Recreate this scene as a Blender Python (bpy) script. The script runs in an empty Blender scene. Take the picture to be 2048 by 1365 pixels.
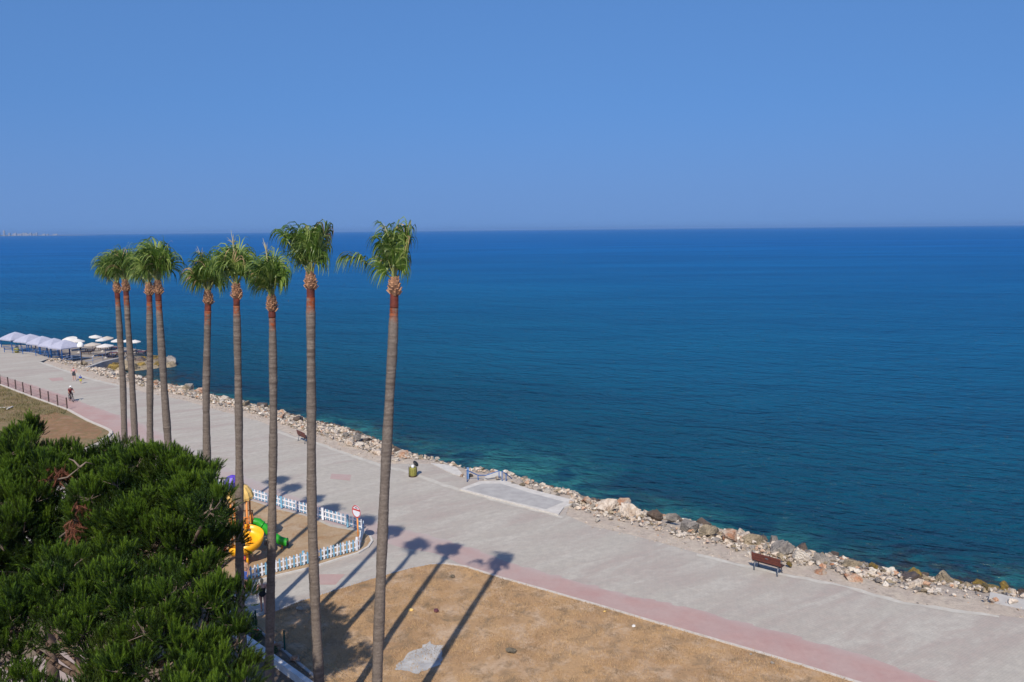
import bpy, bmesh, math, random
import numpy as np
from mathutils import Vector, Matrix, noise
from mathutils.geometry import tessellate_polygon

random.seed(7)
rng = np.random.default_rng(7)
R = math.radians
scene = bpy.context.scene
col = scene.collection

# ------------------------------------------------------------------ camera
CAM_H = 17.6
PITCH = R(7.951)
ROLL = R(0.56)
FPX = 28.0 / 36.0 * 2048
cam_data = bpy.data.cameras.new('camera')
cam_data.lens = 28.0
cam_data.sensor_width = 36.0
cam_data.clip_start = 0.5
cam_data.clip_end = 90000.0
cam = bpy.data.objects.new('camera', cam_data)
col.objects.link(cam)
CAM_M = Matrix.Rotation(math.pi / 2 - PITCH, 3, 'X') @ Matrix.Rotation(-ROLL, 3, 'Z')
cam.matrix_world = Matrix.Translation((0, 0, CAM_H)) @ CAM_M.to_4x4()
scene.camera = cam

# ------------------------------------------------------------------ sky and sun
SUN_EL = R(45.0)
SKY_LIFT = 0.34
SHADOW_AZ = R(80.5)          # direction in which shadows fall, from +X towards +Y
world = bpy.data.worlds.new('World')
scene.world = world
world.use_nodes = True
wn = world.node_tree.nodes
wl = world.node_tree.links
bg = wn['Background']
sky = wn.new('ShaderNodeTexSky')
sky.sky_type = 'NISHITA'
sky.sun_disc = False
sky.sun_elevation = SUN_EL
sun_to = Vector((-math.cos(SHADOW_AZ), -math.sin(SHADOW_AZ)))
sky.sun_rotation = math.atan2(sun_to.x, sun_to.y)
sky.altitude = 0
sky.air_density = 1.0
sky.dust_density = 0.6
sky.ozone_density = 2.0
hsv = wn.new('ShaderNodeHueSaturation')
hsv.inputs['Saturation'].default_value = 1.27
hsv.inputs['Hue'].default_value = 0.507
# sea haze lifts the clear-air colour band: look up the sky a little above each direction
geo = wn.new('ShaderNodeTexCoord')
lift = wn.new('ShaderNodeVectorMath'); lift.operation = 'MULTIPLY_ADD'
lift.inputs[1].default_value = (1.0, 1.0, 0.36); lift.inputs[2].default_value = (0.0, 0.0, SKY_LIFT)
wl.new(geo.outputs['Generated'], lift.inputs[0])
nrm_ = wn.new('ShaderNodeVectorMath'); nrm_.operation = 'NORMALIZE'
wl.new(lift.outputs[0], nrm_.inputs[0]); wl.new(nrm_.outputs[0], sky.inputs['Vector'])
wl.new(sky.outputs[0], hsv.inputs['Color'])
# lavender-grey sea haze low in the sky, all the way round
sepz = wn.new('ShaderNodeSeparateXYZ'); wl.new(geo.outputs['Generated'], sepz.inputs[0])
hzr = wn.new('ShaderNodeMapRange'); hzr.interpolation_type = 'SMOOTHSTEP'
hzr.inputs[1].default_value = 0.0; hzr.inputs[2].default_value = 0.16; hzr.inputs[3].default_value = 0.75; hzr.inputs[4].default_value = 0.0
wl.new(sepz.outputs['Z'], hzr.inputs[0])
hmx = wn.new('ShaderNodeMix'); hmx.data_type = 'RGBA'
wl.new(hzr.outputs[0], hmx.inputs[0]); wl.new(hsv.outputs[0], hmx.inputs[6]); hmx.inputs[7].default_value = (1.02, 1.86, 3.75, 1)
wl.new(hmx.outputs[2], bg.inputs['Color'])
bg.inputs['Strength'].default_value = 0.147

sun_data = bpy.data.lights.new('sun', 'SUN')
sun_data.energy = 4.9
sun_data.angle = R(0.53)
sun_data.color = (1.0, 0.93, 0.81)
sun = bpy.data.objects.new('sun', sun_data)
col.objects.link(sun)
travel = Vector((math.cos(SHADOW_AZ) * math.cos(SUN_EL), math.sin(SHADOW_AZ) * math.cos(SUN_EL), -math.sin(SUN_EL)))
sun.rotation_euler = travel.to_track_quat('-Z', 'Y').to_euler()

scene.view_settings.view_transform = 'Standard'
scene.view_settings.look = 'None'
scene.view_settings.exposure = 0.10
scene.view_settings.gamma = 1.0
scene.view_settings.use_curve_mapping = False

# ------------------------------------------------------------------ survey helpers
SEA_Z = -1.3
def ray(px, py):
    return CAM_M @ Vector((px - 1024.0, 682.5 - py, -FPX))
def G(px, py, z=0.0):
    """survey point: where a sight line meets the level z"""
    d = ray(px, py)
    t = (z - CAM_H) / d.z
    return Vector((d.x * t, d.y * t, z))
def AT(px, py, y):
    """survey point: where a sight line reaches the distance y"""
    d = ray(px, py)
    t = y / d.y
    return Vector((d.x * t, y, CAM_H + d.z * t))

# ------------------------------------------------------------------ mesh helpers
class MB:
    def __init__(self):
        self.v = []; self.f = []; self.m = []; self.s = []
    def add(self, vs, fs, mat=0, smooth=False):
        b = len(self.v)
        self.v.extend([tuple(p) for p in vs])
        for f in fs:
            self.f.append(tuple(b + i for i in f)); self.m.append(mat); self.s.append(smooth)
        return self
    def box(self, c, s, rz=0.0, mat=0, M=None):
        hx, hy, hz = s[0] / 2, s[1] / 2, s[2] / 2
        vs = [Vector((x, y, z)) for x in (-hx, hx) for y in (-hy, hy) for z in (-hz, hz)]
        if M is None:
            M = Matrix.Rotation(rz, 3, 'Z')
        c = Vector(c)
        vs = [M @ p + c for p in vs]
        fs = [(0, 1, 3, 2), (4, 6, 7, 5), (0, 4, 5, 1), (2, 3, 7, 6), (0, 2, 6, 4), (1, 5, 7, 3)]
        return self.add(vs, fs, mat)
    def bar(self, a, b, w, h, mat=0):
        """square bar from a to b"""
        a = Vector(a); b = Vector(b); d = b - a
        q = d.to_track_quat('Y', 'Z').to_matrix()
        return self.box((a + b) / 2, (w, d.length, h), 0, mat, q)
    def tube(self, pts, rads, n=8, mat=0, smooth=True, cap=True):
        pts = [Vector(p) for p in pts]
        if not hasattr(rads, '__len__'):
            rads = [rads] * len(pts)
        vs = []; fs = []
        up = Vector((0, 0, 1))
        d0 = (pts[1] - pts[0]).normalized()
        if abs(d0.z) > 0.9: up = Vector((1, 0, 0))
        x = d0.cross(up).normalized()
        for i, p in enumerate(pts):
            if i == 0: d = pts[1] - pts[0]
            elif i == len(pts) - 1: d = pts[-1] - pts[-2]
            else: d = pts[i + 1] - pts[i - 1]
            d.normalize()
            x = (x - d * x.dot(d)).normalized()
            y = d.cross(x)
            for k in range(n):
                a = 2 * math.pi * k / n
                vs.append(p + (x * math.cos(a) + y * math.sin(a)) * rads[i])
        for i in range(len(pts) - 1):
            for k in range(n):
                a = i * n + k; b = i * n + (k + 1) % n
                fs.append((a, b, b + n, a + n))
        if cap:
            fs.append(tuple(range(n - 1, -1, -1)))
            fs.append(tuple((len(pts) - 1) * n + k for k in range(n)))
        return self.add(vs, fs, mat, smooth)
    def ell(self, c, r, n=12, m=8, mat=0, M=None):
        c = Vector(c)
        if not hasattr(r, '__len__'): r = (r, r, r)
        vs = [Vector((0, 0, r[2]))]
        for i in range(1, m):
            t = math.pi * i / m
            for k in range(n):
                a = 2 * math.pi * k / n
                vs.append(Vector((r[0] * math.sin(t) * math.cos(a), r[1] * math.sin(t) * math.sin(a), r[2] * math.cos(t))))
        vs.append(Vector((0, 0, -r[2])))
        fs = [(0, 1 + k, 1 + (k + 1) % n) for k in range(n)]
        for i in range(m - 2):
            for k in range(n):
                a = 1 + i * n + k; b = 1 + i * n + (k + 1) % n
                fs.append((a, a + n, b + n, b))
        L = len(vs) - 1
        o = 1 + (m - 2) * n
        fs += [(L, o + (k + 1) % n, o + k) for k in range(n)]
        if M is not None: vs = [M @ p for p in vs]
        return self.add([p + c for p in vs], fs, mat, True)
    def lathe(self, prof, n=16, mat=0, c=(0, 0, 0), smooth=True):
        c = Vector(c); vs = []; fs = []
        for (r, z) in prof:
            for k in range(n):
                a = 2 * math.pi * k / n
                vs.append(c + Vector((r * math.cos(a), r * math.sin(a), z)))
        for i in range(len(prof) - 1):
            for k in range(n):
                a = i * n + k; b = i * n + (k + 1) % n
                fs.append((a, b, b + n, a + n))
        return self.add(vs, fs, mat, smooth)
    def build(self, name, mats, parent=None, kind=None):
        me = bpy.data.meshes.new(name)
        me.from_pydata(self.v, [], self.f)
        if not isinstance(mats, (list, tuple)): mats = [mats]
        for m in mats: me.materials.append(m)
        me.polygons.foreach_set('material_index', self.m)
        me.polygons.foreach_set('use_smooth', self.s)
        me.update()
        o = bpy.data.objects.new(name, me)
        col.objects.link(o)
        if parent: o.parent = parent
        if kind: o['kind'] = kind
        return o

def tag(o, label=None, cat=None, group=None, kind=None):
    if label: o['label'] = label
    if cat: o['category'] = cat
    if group: o['group'] = group
    if kind: o['kind'] = kind
    return o
def empty(name, loc, rz=0.0):
    o = bpy.data.objects.new(name, None)
    o.empty_display_size = 0.3
    o.location = loc; o.rotation_euler = (0, 0, rz)
    col.objects.link(o)
    return o
def child_copy(src, parent, loc=(0, 0, 0), rz=0.0, scale=None):
    c = src.copy(); col.objects.link(c); c.parent = parent
    c.location = loc; c.rotation_euler = (0, 0, rz)
    if scale: c.scale = scale
    return c
def copy_tree(o, parent=None):
    c = o.copy(); col.objects.link(c)
    if parent: c.parent = parent
    for ch in list(o.children): copy_tree(ch, c)
    return c
def np_mesh(name, V, F, mats, parent=None, smooth=False, matidx=None):
    """V (n,3), F (m,k) all the same size"""
    V = np.asarray(V, np.float32); F = np.asarray(F, np.int32)
    me = bpy.data.meshes.new(name)
    k = F.shape[1]
    me.vertices.add(len(V)); me.vertices.foreach_set('co', V.ravel())
    me.loops.add(F.size); me.loops.foreach_set('vertex_index', F.ravel())
    me.polygons.add(len(F)); me.polygons.foreach_set('loop_start', np.arange(0, F.size, k, dtype=np.int32))
    me.polygons.foreach_set('use_smooth', np.full(len(F), smooth))
    if not isinstance(mats, (list, tuple)): mats = [mats]
    for m in mats: me.materials.append(m)
    if matidx is not None: me.polygons.foreach_set('material_index', np.asarray(matidx, np.int32))
    me.update(calc_edges=True); me.validate()
    o = bpy.data.objects.new(name, me); col.objects.link(o)
    if parent: o.parent = parent
    return o

# ------------------------------------------------------------------ materials
def nodes_of(m):
    m.use_nodes = True
    return m.node_tree.nodes, m.node_tree.links, m.node_tree.nodes['Principled BSDF']
def mixrgb(n, l, fac, a, b, mode='MIX'):
    x = n.new('ShaderNodeMix'); x.data_type = 'RGBA'; x.blend_type = mode
    for s, v in ((x.inputs[0], fac), (x.inputs[6], a), (x.inputs[7], b)):
        if isinstance(v, (tuple, list)): s.default_value = tuple(v) + (1,) if len(v) == 3 else v
        elif isinstance(v, (int, float)): s.default_value = v
        else: l.new(v, s)
    return x.outputs[2]
def ntex(n, l, vec, scale, detail=4, rough=0.55, lo=0.35, hi=0.65, dist=0.0):
    t = n.new('ShaderNodeTexNoise'); t.inputs['Scale'].default_value = scale
    t.inputs['Detail'].default_value = detail; t.inputs['Roughness'].default_value = rough
    t.inputs['Distortion'].default_value = dist
    if vec is not None: l.new(vec, t.inputs['Vector'])
    r = n.new('ShaderNodeMapRange'); r.inputs[1].default_value = lo; r.inputs[2].default_value = hi
    l.new(t.outputs['Fac'], r.inputs[0])
    return r.outputs[0], t.outputs['Fac']
def mat(name, a, b=None, scale=8.0, rough=0.7, bump=0.0, bscale=None, c=None, cscale=1.0, metallic=0.0, spec=0.3, detail=4, bd=0.03):
    m = bpy.data.materials.new(name); n, l, p = nodes_of(m)
    p.inputs['Roughness'].default_value = rough; p.inputs['Metallic'].default_value = metallic
    p.inputs['Specular IOR Level'].default_value = spec
    tc = n.new('ShaderNodeTexCoord').outputs['Object']
    if b is None: b = tuple(x * 0.8 for x in a)
    f, raw = ntex(n, l, tc, scale, detail)
    o = mixrgb(n, l, f, a, b)
    if c is not None:
        f2, _ = ntex(n, l, tc, cscale, 3, 0.5, 0.45, 0.7)
        o = mixrgb(n, l, f2, o, c)
    l.new(o, p.inputs['Base Color'])
    if bump:
        bt = n.new('ShaderNodeTexNoise'); bt.inputs['Scale'].default_value = bscale or scale * 2
        bt.inputs['Detail'].default_value = 5; l.new(tc, bt.inputs['Vector'])
        bn = n.new('ShaderNodeBump'); bn.inputs['Strength'].default_value = bump; bn.inputs['Distance'].default_value = bd
        l.new(bt.outputs['Fac'], bn.inputs['Height']); l.new(bn.outputs[0], p.inputs['Normal'])
    return m
def leafmat(name, a, b, scale=3.0, trans=0.3, rough=0.55, c=None, cscale=0.5, spec=0.25):
    m = bpy.data.materials.new(name); n, l, p = nodes_of(m)
    out = n['Material Output']
    tc = n.new('ShaderNodeTexCoord').outputs['Object']
    f, _ = ntex(n, l, tc, scale, 3)
    o = mixrgb(n, l, f, a, b)
    if c is not None:
        f2, _ = ntex(n, l, tc, cscale, 3, 0.5, 0.5, 0.7)
        o = mixrgb(n, l, f2, o, c)
    l.new(o, p.inputs['Base Color']); p.inputs['Roughness'].default_value = rough
    p.inputs['Specular IOR Level'].default_value = spec
    t = n.new('ShaderNodeBsdfTranslucent'); l.new(o, t.inputs['Color'])
    mx = n.new('ShaderNodeMixShader'); mx.inputs[0].default_value = trans
    l.new(p.outputs[0], mx.inputs[1]); l.new(t.outputs[0], mx.inputs[2]); l.new(mx.outputs[0], out.inputs['Surface'])
    return m

def paving_material():
    m = bpy.data.materials.new('paving'); n, l, p = nodes_of(m)
    tc = n.new('ShaderNodeTexCoord').outputs['Object']
    mp = n.new('ShaderNodeMapping'); mp.inputs['Rotation'].default_value = (0, 0, R(-33)); l.new(tc, mp.inputs[0])
    # long drifts of dust and wear run along the walk
    st = n.new('ShaderNodeMapping'); st.inputs['Scale'].default_value = (0.35, 1.3, 1.0); l.new(mp.outputs[0], st.inputs[0])
    f1, _ = ntex(n, l, st.outputs[0], 0.22, 6, 0.65, 0.42, 0.60)
    f2, _ = ntex(n, l, st.outputs[0], 0.55, 6, 0.65, 0.47, 0.63, 0.6)
    f3, fr = ntex(n, l, tc, 2.6, 6, 0.7, 0.35, 0.68)
    f4, _ = ntex(n, l, tc, 11.0, 4, 0.7, 0.3, 0.7)
    o = mixrgb(n, l, f1, (0.41, 0.372, 0.318), (0.365, 0.300, 0.262))
    o = mixrgb(n, l, f2, o, (0.45, 0.41, 0.355))
    ff = n.new('ShaderNodeMath'); ff.operation = 'MULTIPLY'; ff.inputs[1].default_value = 0.62; l.new(f3, ff.inputs[0])
    o = mixrgb(n, l, ff.outputs[0], o, (0.29, 0.27, 0.24))
    f5 = n.new('ShaderNodeMath'); f5.operation = 'MULTIPLY'; f5.inputs[1].default_value = 0.28; l.new(f4, f5.inputs[0])
    o = mixrgb(n, l, f5.outputs[0], o, (0.25, 0.235, 0.225))
    br = n.new('ShaderNodeTexBrick'); l.new(mp.outputs[0], br.inputs['Vector'])
    br.inputs['Scale'].default_value = 1.0; br.inputs['Brick Width'].default_value = 0.24; br.inputs['Row Height'].default_value = 0.12
    br.inputs['Mortar Size'].default_value = 0.014; br.inputs['Mortar Smooth'].default_value = 0.3
    br.inputs['Color1'].default_value = (1, 1, 1, 1); br.inputs['Color2'].default_value = (0.87, 0.86, 0.86, 1); br.inputs['Mortar'].default_value = (0.7, 0.68, 0.66, 1)
    o = mixrgb(n, l, 0.28, o, br.outputs['Color'], 'MULTIPLY')
    l.new(o, p.inputs['Base Color']); p.inputs['Roughness'].default_value = 0.9; p.inputs['Specular IOR Level'].default_value = 0.15
    bn = n.new('ShaderNodeBump'); bn.inputs['Strength'].default_value = 0.4; bn.inputs['Distance'].default_value = 0.012
    l.new(fr, bn.inputs['Height']); l.new(bn.outputs[0], p.inputs['Normal'])
    return m
def red_material():
    m = bpy.data.materials.new('red_paving'); n, l, p = nodes_of(m)
    tc = n.new('ShaderNodeTexCoord').outputs['Object']
    f1, _ = ntex(n, l, tc, 0.35, 5, 0.6, 0.38, 0.66)
    f3, fr = ntex(n, l, tc, 3.2, 6, 0.7, 0.35, 0.68)
    o = mixrgb(n, l, f1, (0.36, 0.212, 0.192), (0.40, 0.268, 0.238))
    ff = n.new('ShaderNodeMath'); ff.operation = 'MULTIPLY'; ff.inputs[1].default_value = 0.45; l.new(f3, ff.inputs[0])
    o = mixrgb(n, l, ff.outputs[0], o, (0.28, 0.165, 0.15))
    at = n.new('ShaderNodeAttribute'); at.attribute_name = 'wear'
    f2, _ = ntex(n, l, tc, 0.55, 6, 0.68, 0.40, 0.58)
    ad = n.new('ShaderNodeMath'); ad.operation = 'MULTIPLY_ADD'; ad.use_clamp = True
    l.new(f2, ad.inputs[0]); ad.inputs[1].default_value = 0.22
    ad.inputs[2].default_value = 0
    l.new(at.outputs['Fac'], ad.inputs[2])
    o = mixrgb(n, l, ad.outputs[0], o, (0.355, 0.31, 0.29))
    l.new(o, p.inputs['Base Color']); p.inputs['Roughness'].default_value = 0.9; p.inputs['Specular IOR Level'].default_value = 0.15
    bn = n.new('ShaderNodeBump'); bn.inputs['Strength'].default_value = 0.4; bn.inputs['Distance'].default_value = 0.012
    l.new(fr, bn.inputs['Height']); l.new(bn.outputs[0], p.inputs['Normal'])
    return m
def soil_material(name, cols, s=1.0, bump=0.7):
    m = bpy.data.materials.new(name); n, l, p = nodes_of(m)
    tc = n.new('ShaderNodeTexCoord').outputs['Object']
    f1, _ = ntex(n, l, tc, 0.30 * s, 6, 0.65, 0.38, 0.62, 0.4)
    f2, _ = ntex(n, l, tc, 0.75 * s, 6, 0.65, 0.48, 0.66, 0.5)
    f3, _ = ntex(n, l, tc, 1.1 * s, 7, 0.72, 0.49, 0.66, 0.5)
    f4, fr = ntex(n, l, tc, 9.0, 5, 0.75, 0.3, 0.7)
    o = mixrgb(n, l, f1, cols[0], cols[1])
    o = mixrgb(n, l, f2, o, cols[2])
    o = mixrgb(n, l, f3, o, cols[3])
    ff = n.new('ShaderNodeMath'); ff.operation = 'MULTIPLY'; ff.inputs[1].default_value = 0.5; l.new(f4, ff.inputs[0])
    o = mixrgb(n, l, ff.outputs[0], o, tuple(x * 0.55 for x in cols[0]))
    l.new(o, p.inputs['Base Color']); p.inputs['Roughness'].default_value = 0.95; p.inputs['Specular IOR Level'].default_value = 0.1
    bn = n.new('ShaderNodeBump'); bn.inputs['Strength'].default_value = bump; bn.inputs['Distance'].default_value = 0.05
    l.new(fr, bn.inputs['Height']); l.new(bn.outputs[0], p.inputs['Normal'])
    return m
def sea_material():
    m = bpy.data.materials.new('sea_water'); n, l, p = nodes_of(m)
    tc = n.new('ShaderNodeTexCoord').outputs['Object']
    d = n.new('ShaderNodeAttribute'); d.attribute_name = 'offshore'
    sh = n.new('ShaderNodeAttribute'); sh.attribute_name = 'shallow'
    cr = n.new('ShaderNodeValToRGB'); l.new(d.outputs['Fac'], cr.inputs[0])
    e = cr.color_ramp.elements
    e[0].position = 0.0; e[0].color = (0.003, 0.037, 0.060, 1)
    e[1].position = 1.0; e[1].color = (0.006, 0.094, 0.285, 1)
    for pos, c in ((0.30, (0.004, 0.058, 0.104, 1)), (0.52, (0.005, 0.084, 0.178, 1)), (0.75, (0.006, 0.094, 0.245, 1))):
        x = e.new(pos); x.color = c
    # broad patches of darker weed and wind-roughened water
    mp = n.new('ShaderNodeMapping'); mp.inputs['Scale'].default_value = (0.35, 1.0, 1.0); mp.inputs['Rotation'].default_value = (0, 0, R(-12)); l.new(tc, mp.inputs[0])
    f1, _ = ntex(n, l, mp.outputs[0], 0.030, 4, 0.6, 0.35, 0.70)
    o = mixrgb(n, l, f1, cr.outputs[0], (0.72, 0.80, 0.86), 'MULTIPLY')
    # long wind lanes farther out
    lm = n.new('ShaderNodeMapping'); lm.inputs['Scale'].default_value = (0.16, 1.0, 1.0); l.new(tc, lm.inputs[0])
    f6, _ = ntex(n, l, lm.outputs[0], 0.011, 5, 0.6, 0.46, 0.66, 0.6)
    o = mixrgb(n, l, f6, o, (1.0, 1.22, 1.18), 'MULTIPLY')
    # sandy shallows with dark stones and weed
    f2, _ = ntex(n, l, tc, 0.33, 5, 0.65, 0.40, 0.62, 0.5)
    mu = n.new('ShaderNodeMath'); mu.operation = 'MULTIPLY'; l.new(f2, mu.inputs[0]); l.new(sh.outputs['Fac'], mu.inputs[1])
    o = mixrgb(n, l, mu.outputs[0], o, (0.03, 0.165, 0.155))
    dk = n.new('ShaderNodeAttribute'); dk.attribute_name = 'weed'
    f3, _ = ntex(n, l, tc, 0.8, 5, 0.65, 0.42, 0.58, 0.3)
    mu2 = n.new('ShaderNodeMath'); mu2.operation = 'MULTIPLY'; l.new(f3, mu2.inputs[0]); l.new(dk.outputs['Fac'], mu2.inputs[1])
    o = mixrgb(n, l, mu2.outputs[0], o, (0.022, 0.022, 0.026))
    # wind waves: short chop, longer swell
    wr = n.new('ShaderNodeMapping'); wr.inputs['Rotation'].default_value = (0, 0, R(24)); l.new(tc, wr.inputs[0])
    wm = n.new('ShaderNodeMapping'); wm.inputs['Scale'].default_value = (0.5, 1.0, 1.0); l.new(wr.outputs[0], wm.inputs[0])
    def wave(scale, detail, rough):
        t = n.new('ShaderNodeTexNoise'); t.inputs['Scale'].default_value = scale; t.inputs['Detail'].default_value = detail
        t.inputs['Roughness'].default_value = rough; t.inputs['Distortion'].default_value = 0.5
        l.new(wm.outputs[0], t.inputs['Vector']); return t.outputs['Fac']
    w1 = wave(1.5, 4, 0.62); w2 = wave(0.55, 3, 0.55); w3 = wave(0.10, 2, 0.5)
    # crests thin the water, troughs deepen it
    f5 = n.new('ShaderNodeMapRange'); f5.inputs[1].default_value = 0.36; f5.inputs[2].default_value = 0.66; f5.inputs[3].default_value = 0.0; f5.inputs[4].default_value = 1.0
    l.new(w1, f5.inputs[0])
    b1 = n.new('ShaderNodeBump'); b1.inputs['Strength'].default_value = 1.0; b1.inputs['Distance'].default_value = 0.55; l.new(w1, b1.inputs['Height'])
    b2 = n.new('ShaderNodeBump'); b2.inputs['Strength'].default_value = 1.0; b2.inputs['Distance'].default_value = 1.0; l.new(w2, b2.inputs['Height']); l.new(b1.outputs[0], b2.inputs['Normal'])
    b3 = n.new('ShaderNodeBump'); b3.inputs['Strength'].default_value = 1.0; b3.inputs['Distance'].default_value = 1.6; l.new(w3, b3.inputs['Height']); l.new(b2.outputs[0], b3.inputs['Normal'])
    # body colour of the water plus sky reflection; steep little waves keep the reflection from ever becoming a mirror
    n.remove(p)
    df = n.new('ShaderNodeBsdfDiffuse'); l.new(o, df.inputs['Color']); l.new(b3.outputs[0], df.inputs['Normal'])
    gl = n.new('ShaderNodeBsdfGlossy'); gl.inputs['Roughness'].default_value = 0.10; l.new(b3.outputs[0], gl.inputs['Normal'])
    fr = n.new('ShaderNodeFresnel'); fr.inputs['IOR'].default_value = 1.333; l.new(b3.outputs[0], fr.inputs['Normal'])
    fm = n.new('ShaderNodeMath'); fm.operation = 'MULTIPLY'; fm.inputs[1].default_value = 0.5; l.new(fr.outputs[0], fm.inputs[0])
    fc = n.new('ShaderNodeMath'); fc.operation = 'MINIMUM'; fc.inputs[1].default_value = 0.24; l.new(fm.outputs[0], fc.inputs[0])
    mx = n.new('ShaderNodeMixShader'); l.new(fc.outputs[0], mx.inputs[0]); l.new(df.outputs[0], mx.inputs[1]); l.new(gl.outputs[0], mx.inputs[2])
    l.new(mx.outputs[0], n['Material Output'].inputs['Surface'])
    return m

M = {}
M['paving'] = paving_material()
M['red'] = red_material()
M['sea'] = sea_material()
M['dry'] = soil_material('dry_grass_ground', [(0.44, 0.280, 0.148), (0.33, 0.205, 0.115), (0.49, 0.355, 0.245), (0.19, 0.138, 0.090)])
M['sand'] = soil_material('playground_earth', [(0.40, 0.285, 0.175), (0.34, 0.235, 0.14), (0.42, 0.32, 0.23), (0.30, 0.17, 0.085)])
M['olive'] = soil_material('rough_ground', [(0.24, 0.165, 0.095), (0.17, 0.14, 0.07), (0.28, 0.19, 0.11), (0.13, 0.125, 0.06)])
M['garden'] = soil_material('garden_earth', [(0.16, 0.12, 0.085), (0.22, 0.165, 0.12), (0.11, 0.10, 0.055), (0.27, 0.20, 0.16)])
M['gravel'] = soil_material('shore_gravel', [(0.50, 0.42, 0.34), (0.44, 0.36, 0.30), (0.54, 0.46, 0.37), (0.32, 0.27, 0.23)], 2.2, 1.0)
M['concrete'] = mat('concrete', (0.50, 0.47, 0.43), (0.42, 0.39, 0.36), 2.5, 0.9, 0.3, 12, spec=0.15)
M['edging'] = mat('worn_edging', (0.46, 0.43, 0.38), (0.37, 0.345, 0.305), 1.1, 0.9, 0.3, 12, c=(0.40, 0.36, 0.31), cscale=3.0, spec=0.15, detail=6)
M['concrete_grey'] = mat('grey_concrete', (0.36, 0.345, 0.33), (0.30, 0.285, 0.275), 1.6, 0.9, 0.3, 14, spec=0.15)
M['kerb'] = mat('kerb_stone', (0.50, 0.45, 0.40), (0.42, 0.37, 0.32), 4.0, 0.9, 0.2, 20, spec=0.15)
M['white_wall'] = mat('white_wall', (0.62, 0.61, 0.60), (0.52, 0.50, 0.48), 3.0, 0.8, 0.1, spec=0.2)
M['trunk'] = None
M['white_paint'] = mat('white_paint', (0.72, 0.72, 0.74), (0.6, 0.6, 0.62), 6, 0.5, spec=0.35)
M['blue_picket'] = mat('blue_picket_paint', (0.19, 0.39, 0.52), (0.14, 0.30, 0.43), 6, 0.5)
M['blue_metal'] = mat('blue_metal_paint', (0.016, 0.10, 0.30), (0.012, 0.07, 0.22), 6, 0.4)
M['pale_blue_metal'] = mat('faded_blue_paint', (0.16, 0.25, 0.42), (0.11, 0.19, 0.34), 6, 0.5)
M['dark_metal'] = mat('dark_metal', (0.03, 0.025, 0.025), (0.045, 0.03, 0.025), 9, 0.5)
M['rust_post'] = mat('dark_brown_post', (0.045, 0.032, 0.03), (0.07, 0.04, 0.03), 9, 0.6)
M['green_metal'] = mat('green_metal_paint', (0.012, 0.075, 0.055), (0.01, 0.05, 0.04), 9, 0.5)
M['grey_metal'] = mat('grey_metal', (0.20, 0.21, 0.23), (0.13, 0.14, 0.16), 9, 0.45, metallic=0.3)
M['wood_red'] = mat('red_brown_wood', (0.14, 0.043, 0.03), (0.095, 0.03, 0.022), 7, 0.5, 0.1)
M['wood_dark'] = mat('dark_brown_wood', (0.06, 0.03, 0.02), (0.035, 0.018, 0.013), 7, 0.55, 0.1)
M['yellow'] = mat('yellow_plastic', (0.86, 0.40, 0.012), (0.80, 0.36, 0.01), 3, 0.35, spec=0.4)
M['pale_yellow'] = mat('faded_yellow_plastic', (0.72, 0.47, 0.15), (0.62, 0.40, 0.12), 3, 0.5)
M['purple'] = mat('purple_plastic', (0.10, 0.055, 0.42), (0.08, 0.04, 0.35), 3, 0.45)
M['green'] = mat('green_plastic', (0.025, 0.30, 0.02), (0.02, 0.24, 0.015), 3, 0.35, spec=0.4)
M['orange'] = mat('orange_metal_paint', (0.68, 0.25, 0.055), (0.58, 0.20, 0.045), 5, 0.45)
M['deck_grey'] = mat('dark_deck', (0.09, 0.085, 0.09), (0.07, 0.065, 0.07), 5, 0.7)
M['sign_red'] = mat('sign_red', (0.48, 0.05, 0.05), (0.42, 0.05, 0.05), 4, 0.4)
M['sign_white'] = mat('sign_white', (0.66, 0.68, 0.74), (0.60, 0.62, 0.68), 4, 0.4)
M['sign_grey'] = mat('sign_grey', (0.14, 0.13, 0.15), None, 4, 0.5)
M['bin_yellow'] = mat('yellow_green_plastic', (0.26, 0.24, 0.06), (0.19, 0.18, 0.05), 9, 0.5)
M['black'] = mat('black_plastic', (0.012, 0.012, 0.014), (0.02, 0.02, 0.02), 5, 0.5)
M['lilac'] = mat('lilac_canvas', (0.35, 0.352, 0.43), (0.29, 0.295, 0.375), 2.4, 0.8)
M['canvas'] = mat('white_canvas', (0.58, 0.555, 0.52), (0.52, 0.49, 0.46), 2, 0.8)
M['tan_canvas'] = mat('tan_canvas', (0.46, 0.40, 0.34), (0.40, 0.35, 0.30), 2, 0.8)
M['globe'] = mat('white_lamp_glass', (0.74, 0.73, 0.70), (0.70, 0.69, 0.66), 2, 0.3)
M['maroon'] = mat('maroon_paint', (0.13, 0.045, 0.045), (0.10, 0.035, 0.04), 3, 0.5)
M['navy'] = mat('navy_cloth', (0.02, 0.03, 0.06), None, 5, 0.7)
M['skin'] = mat('skin', (0.50, 0.27, 0.20), (0.44, 0.23, 0.17), 6, 0.55)
M['skin_tan'] = mat('tanned_skin', (0.40, 0.20, 0.13), (0.36, 0.18, 0.12), 6, 0.55)
M['rubber'] = mat('rubber', (0.02, 0.02, 0.022), None, 5, 0.7)
M['far_wall'] = mat('far_building_wall', (0.33, 0.32, 0.33), (0.26, 0.26, 0.27), 0.02, 0.9)
M['far_window'] = mat('far_window_glass', (0.10, 0.12, 0.15), None, 0.02, 0.3)
M['far_land'] = mat('far_land', (0.16, 0.15, 0.13), (0.22, 0.19, 0.16), 0.004, 0.95)
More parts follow.
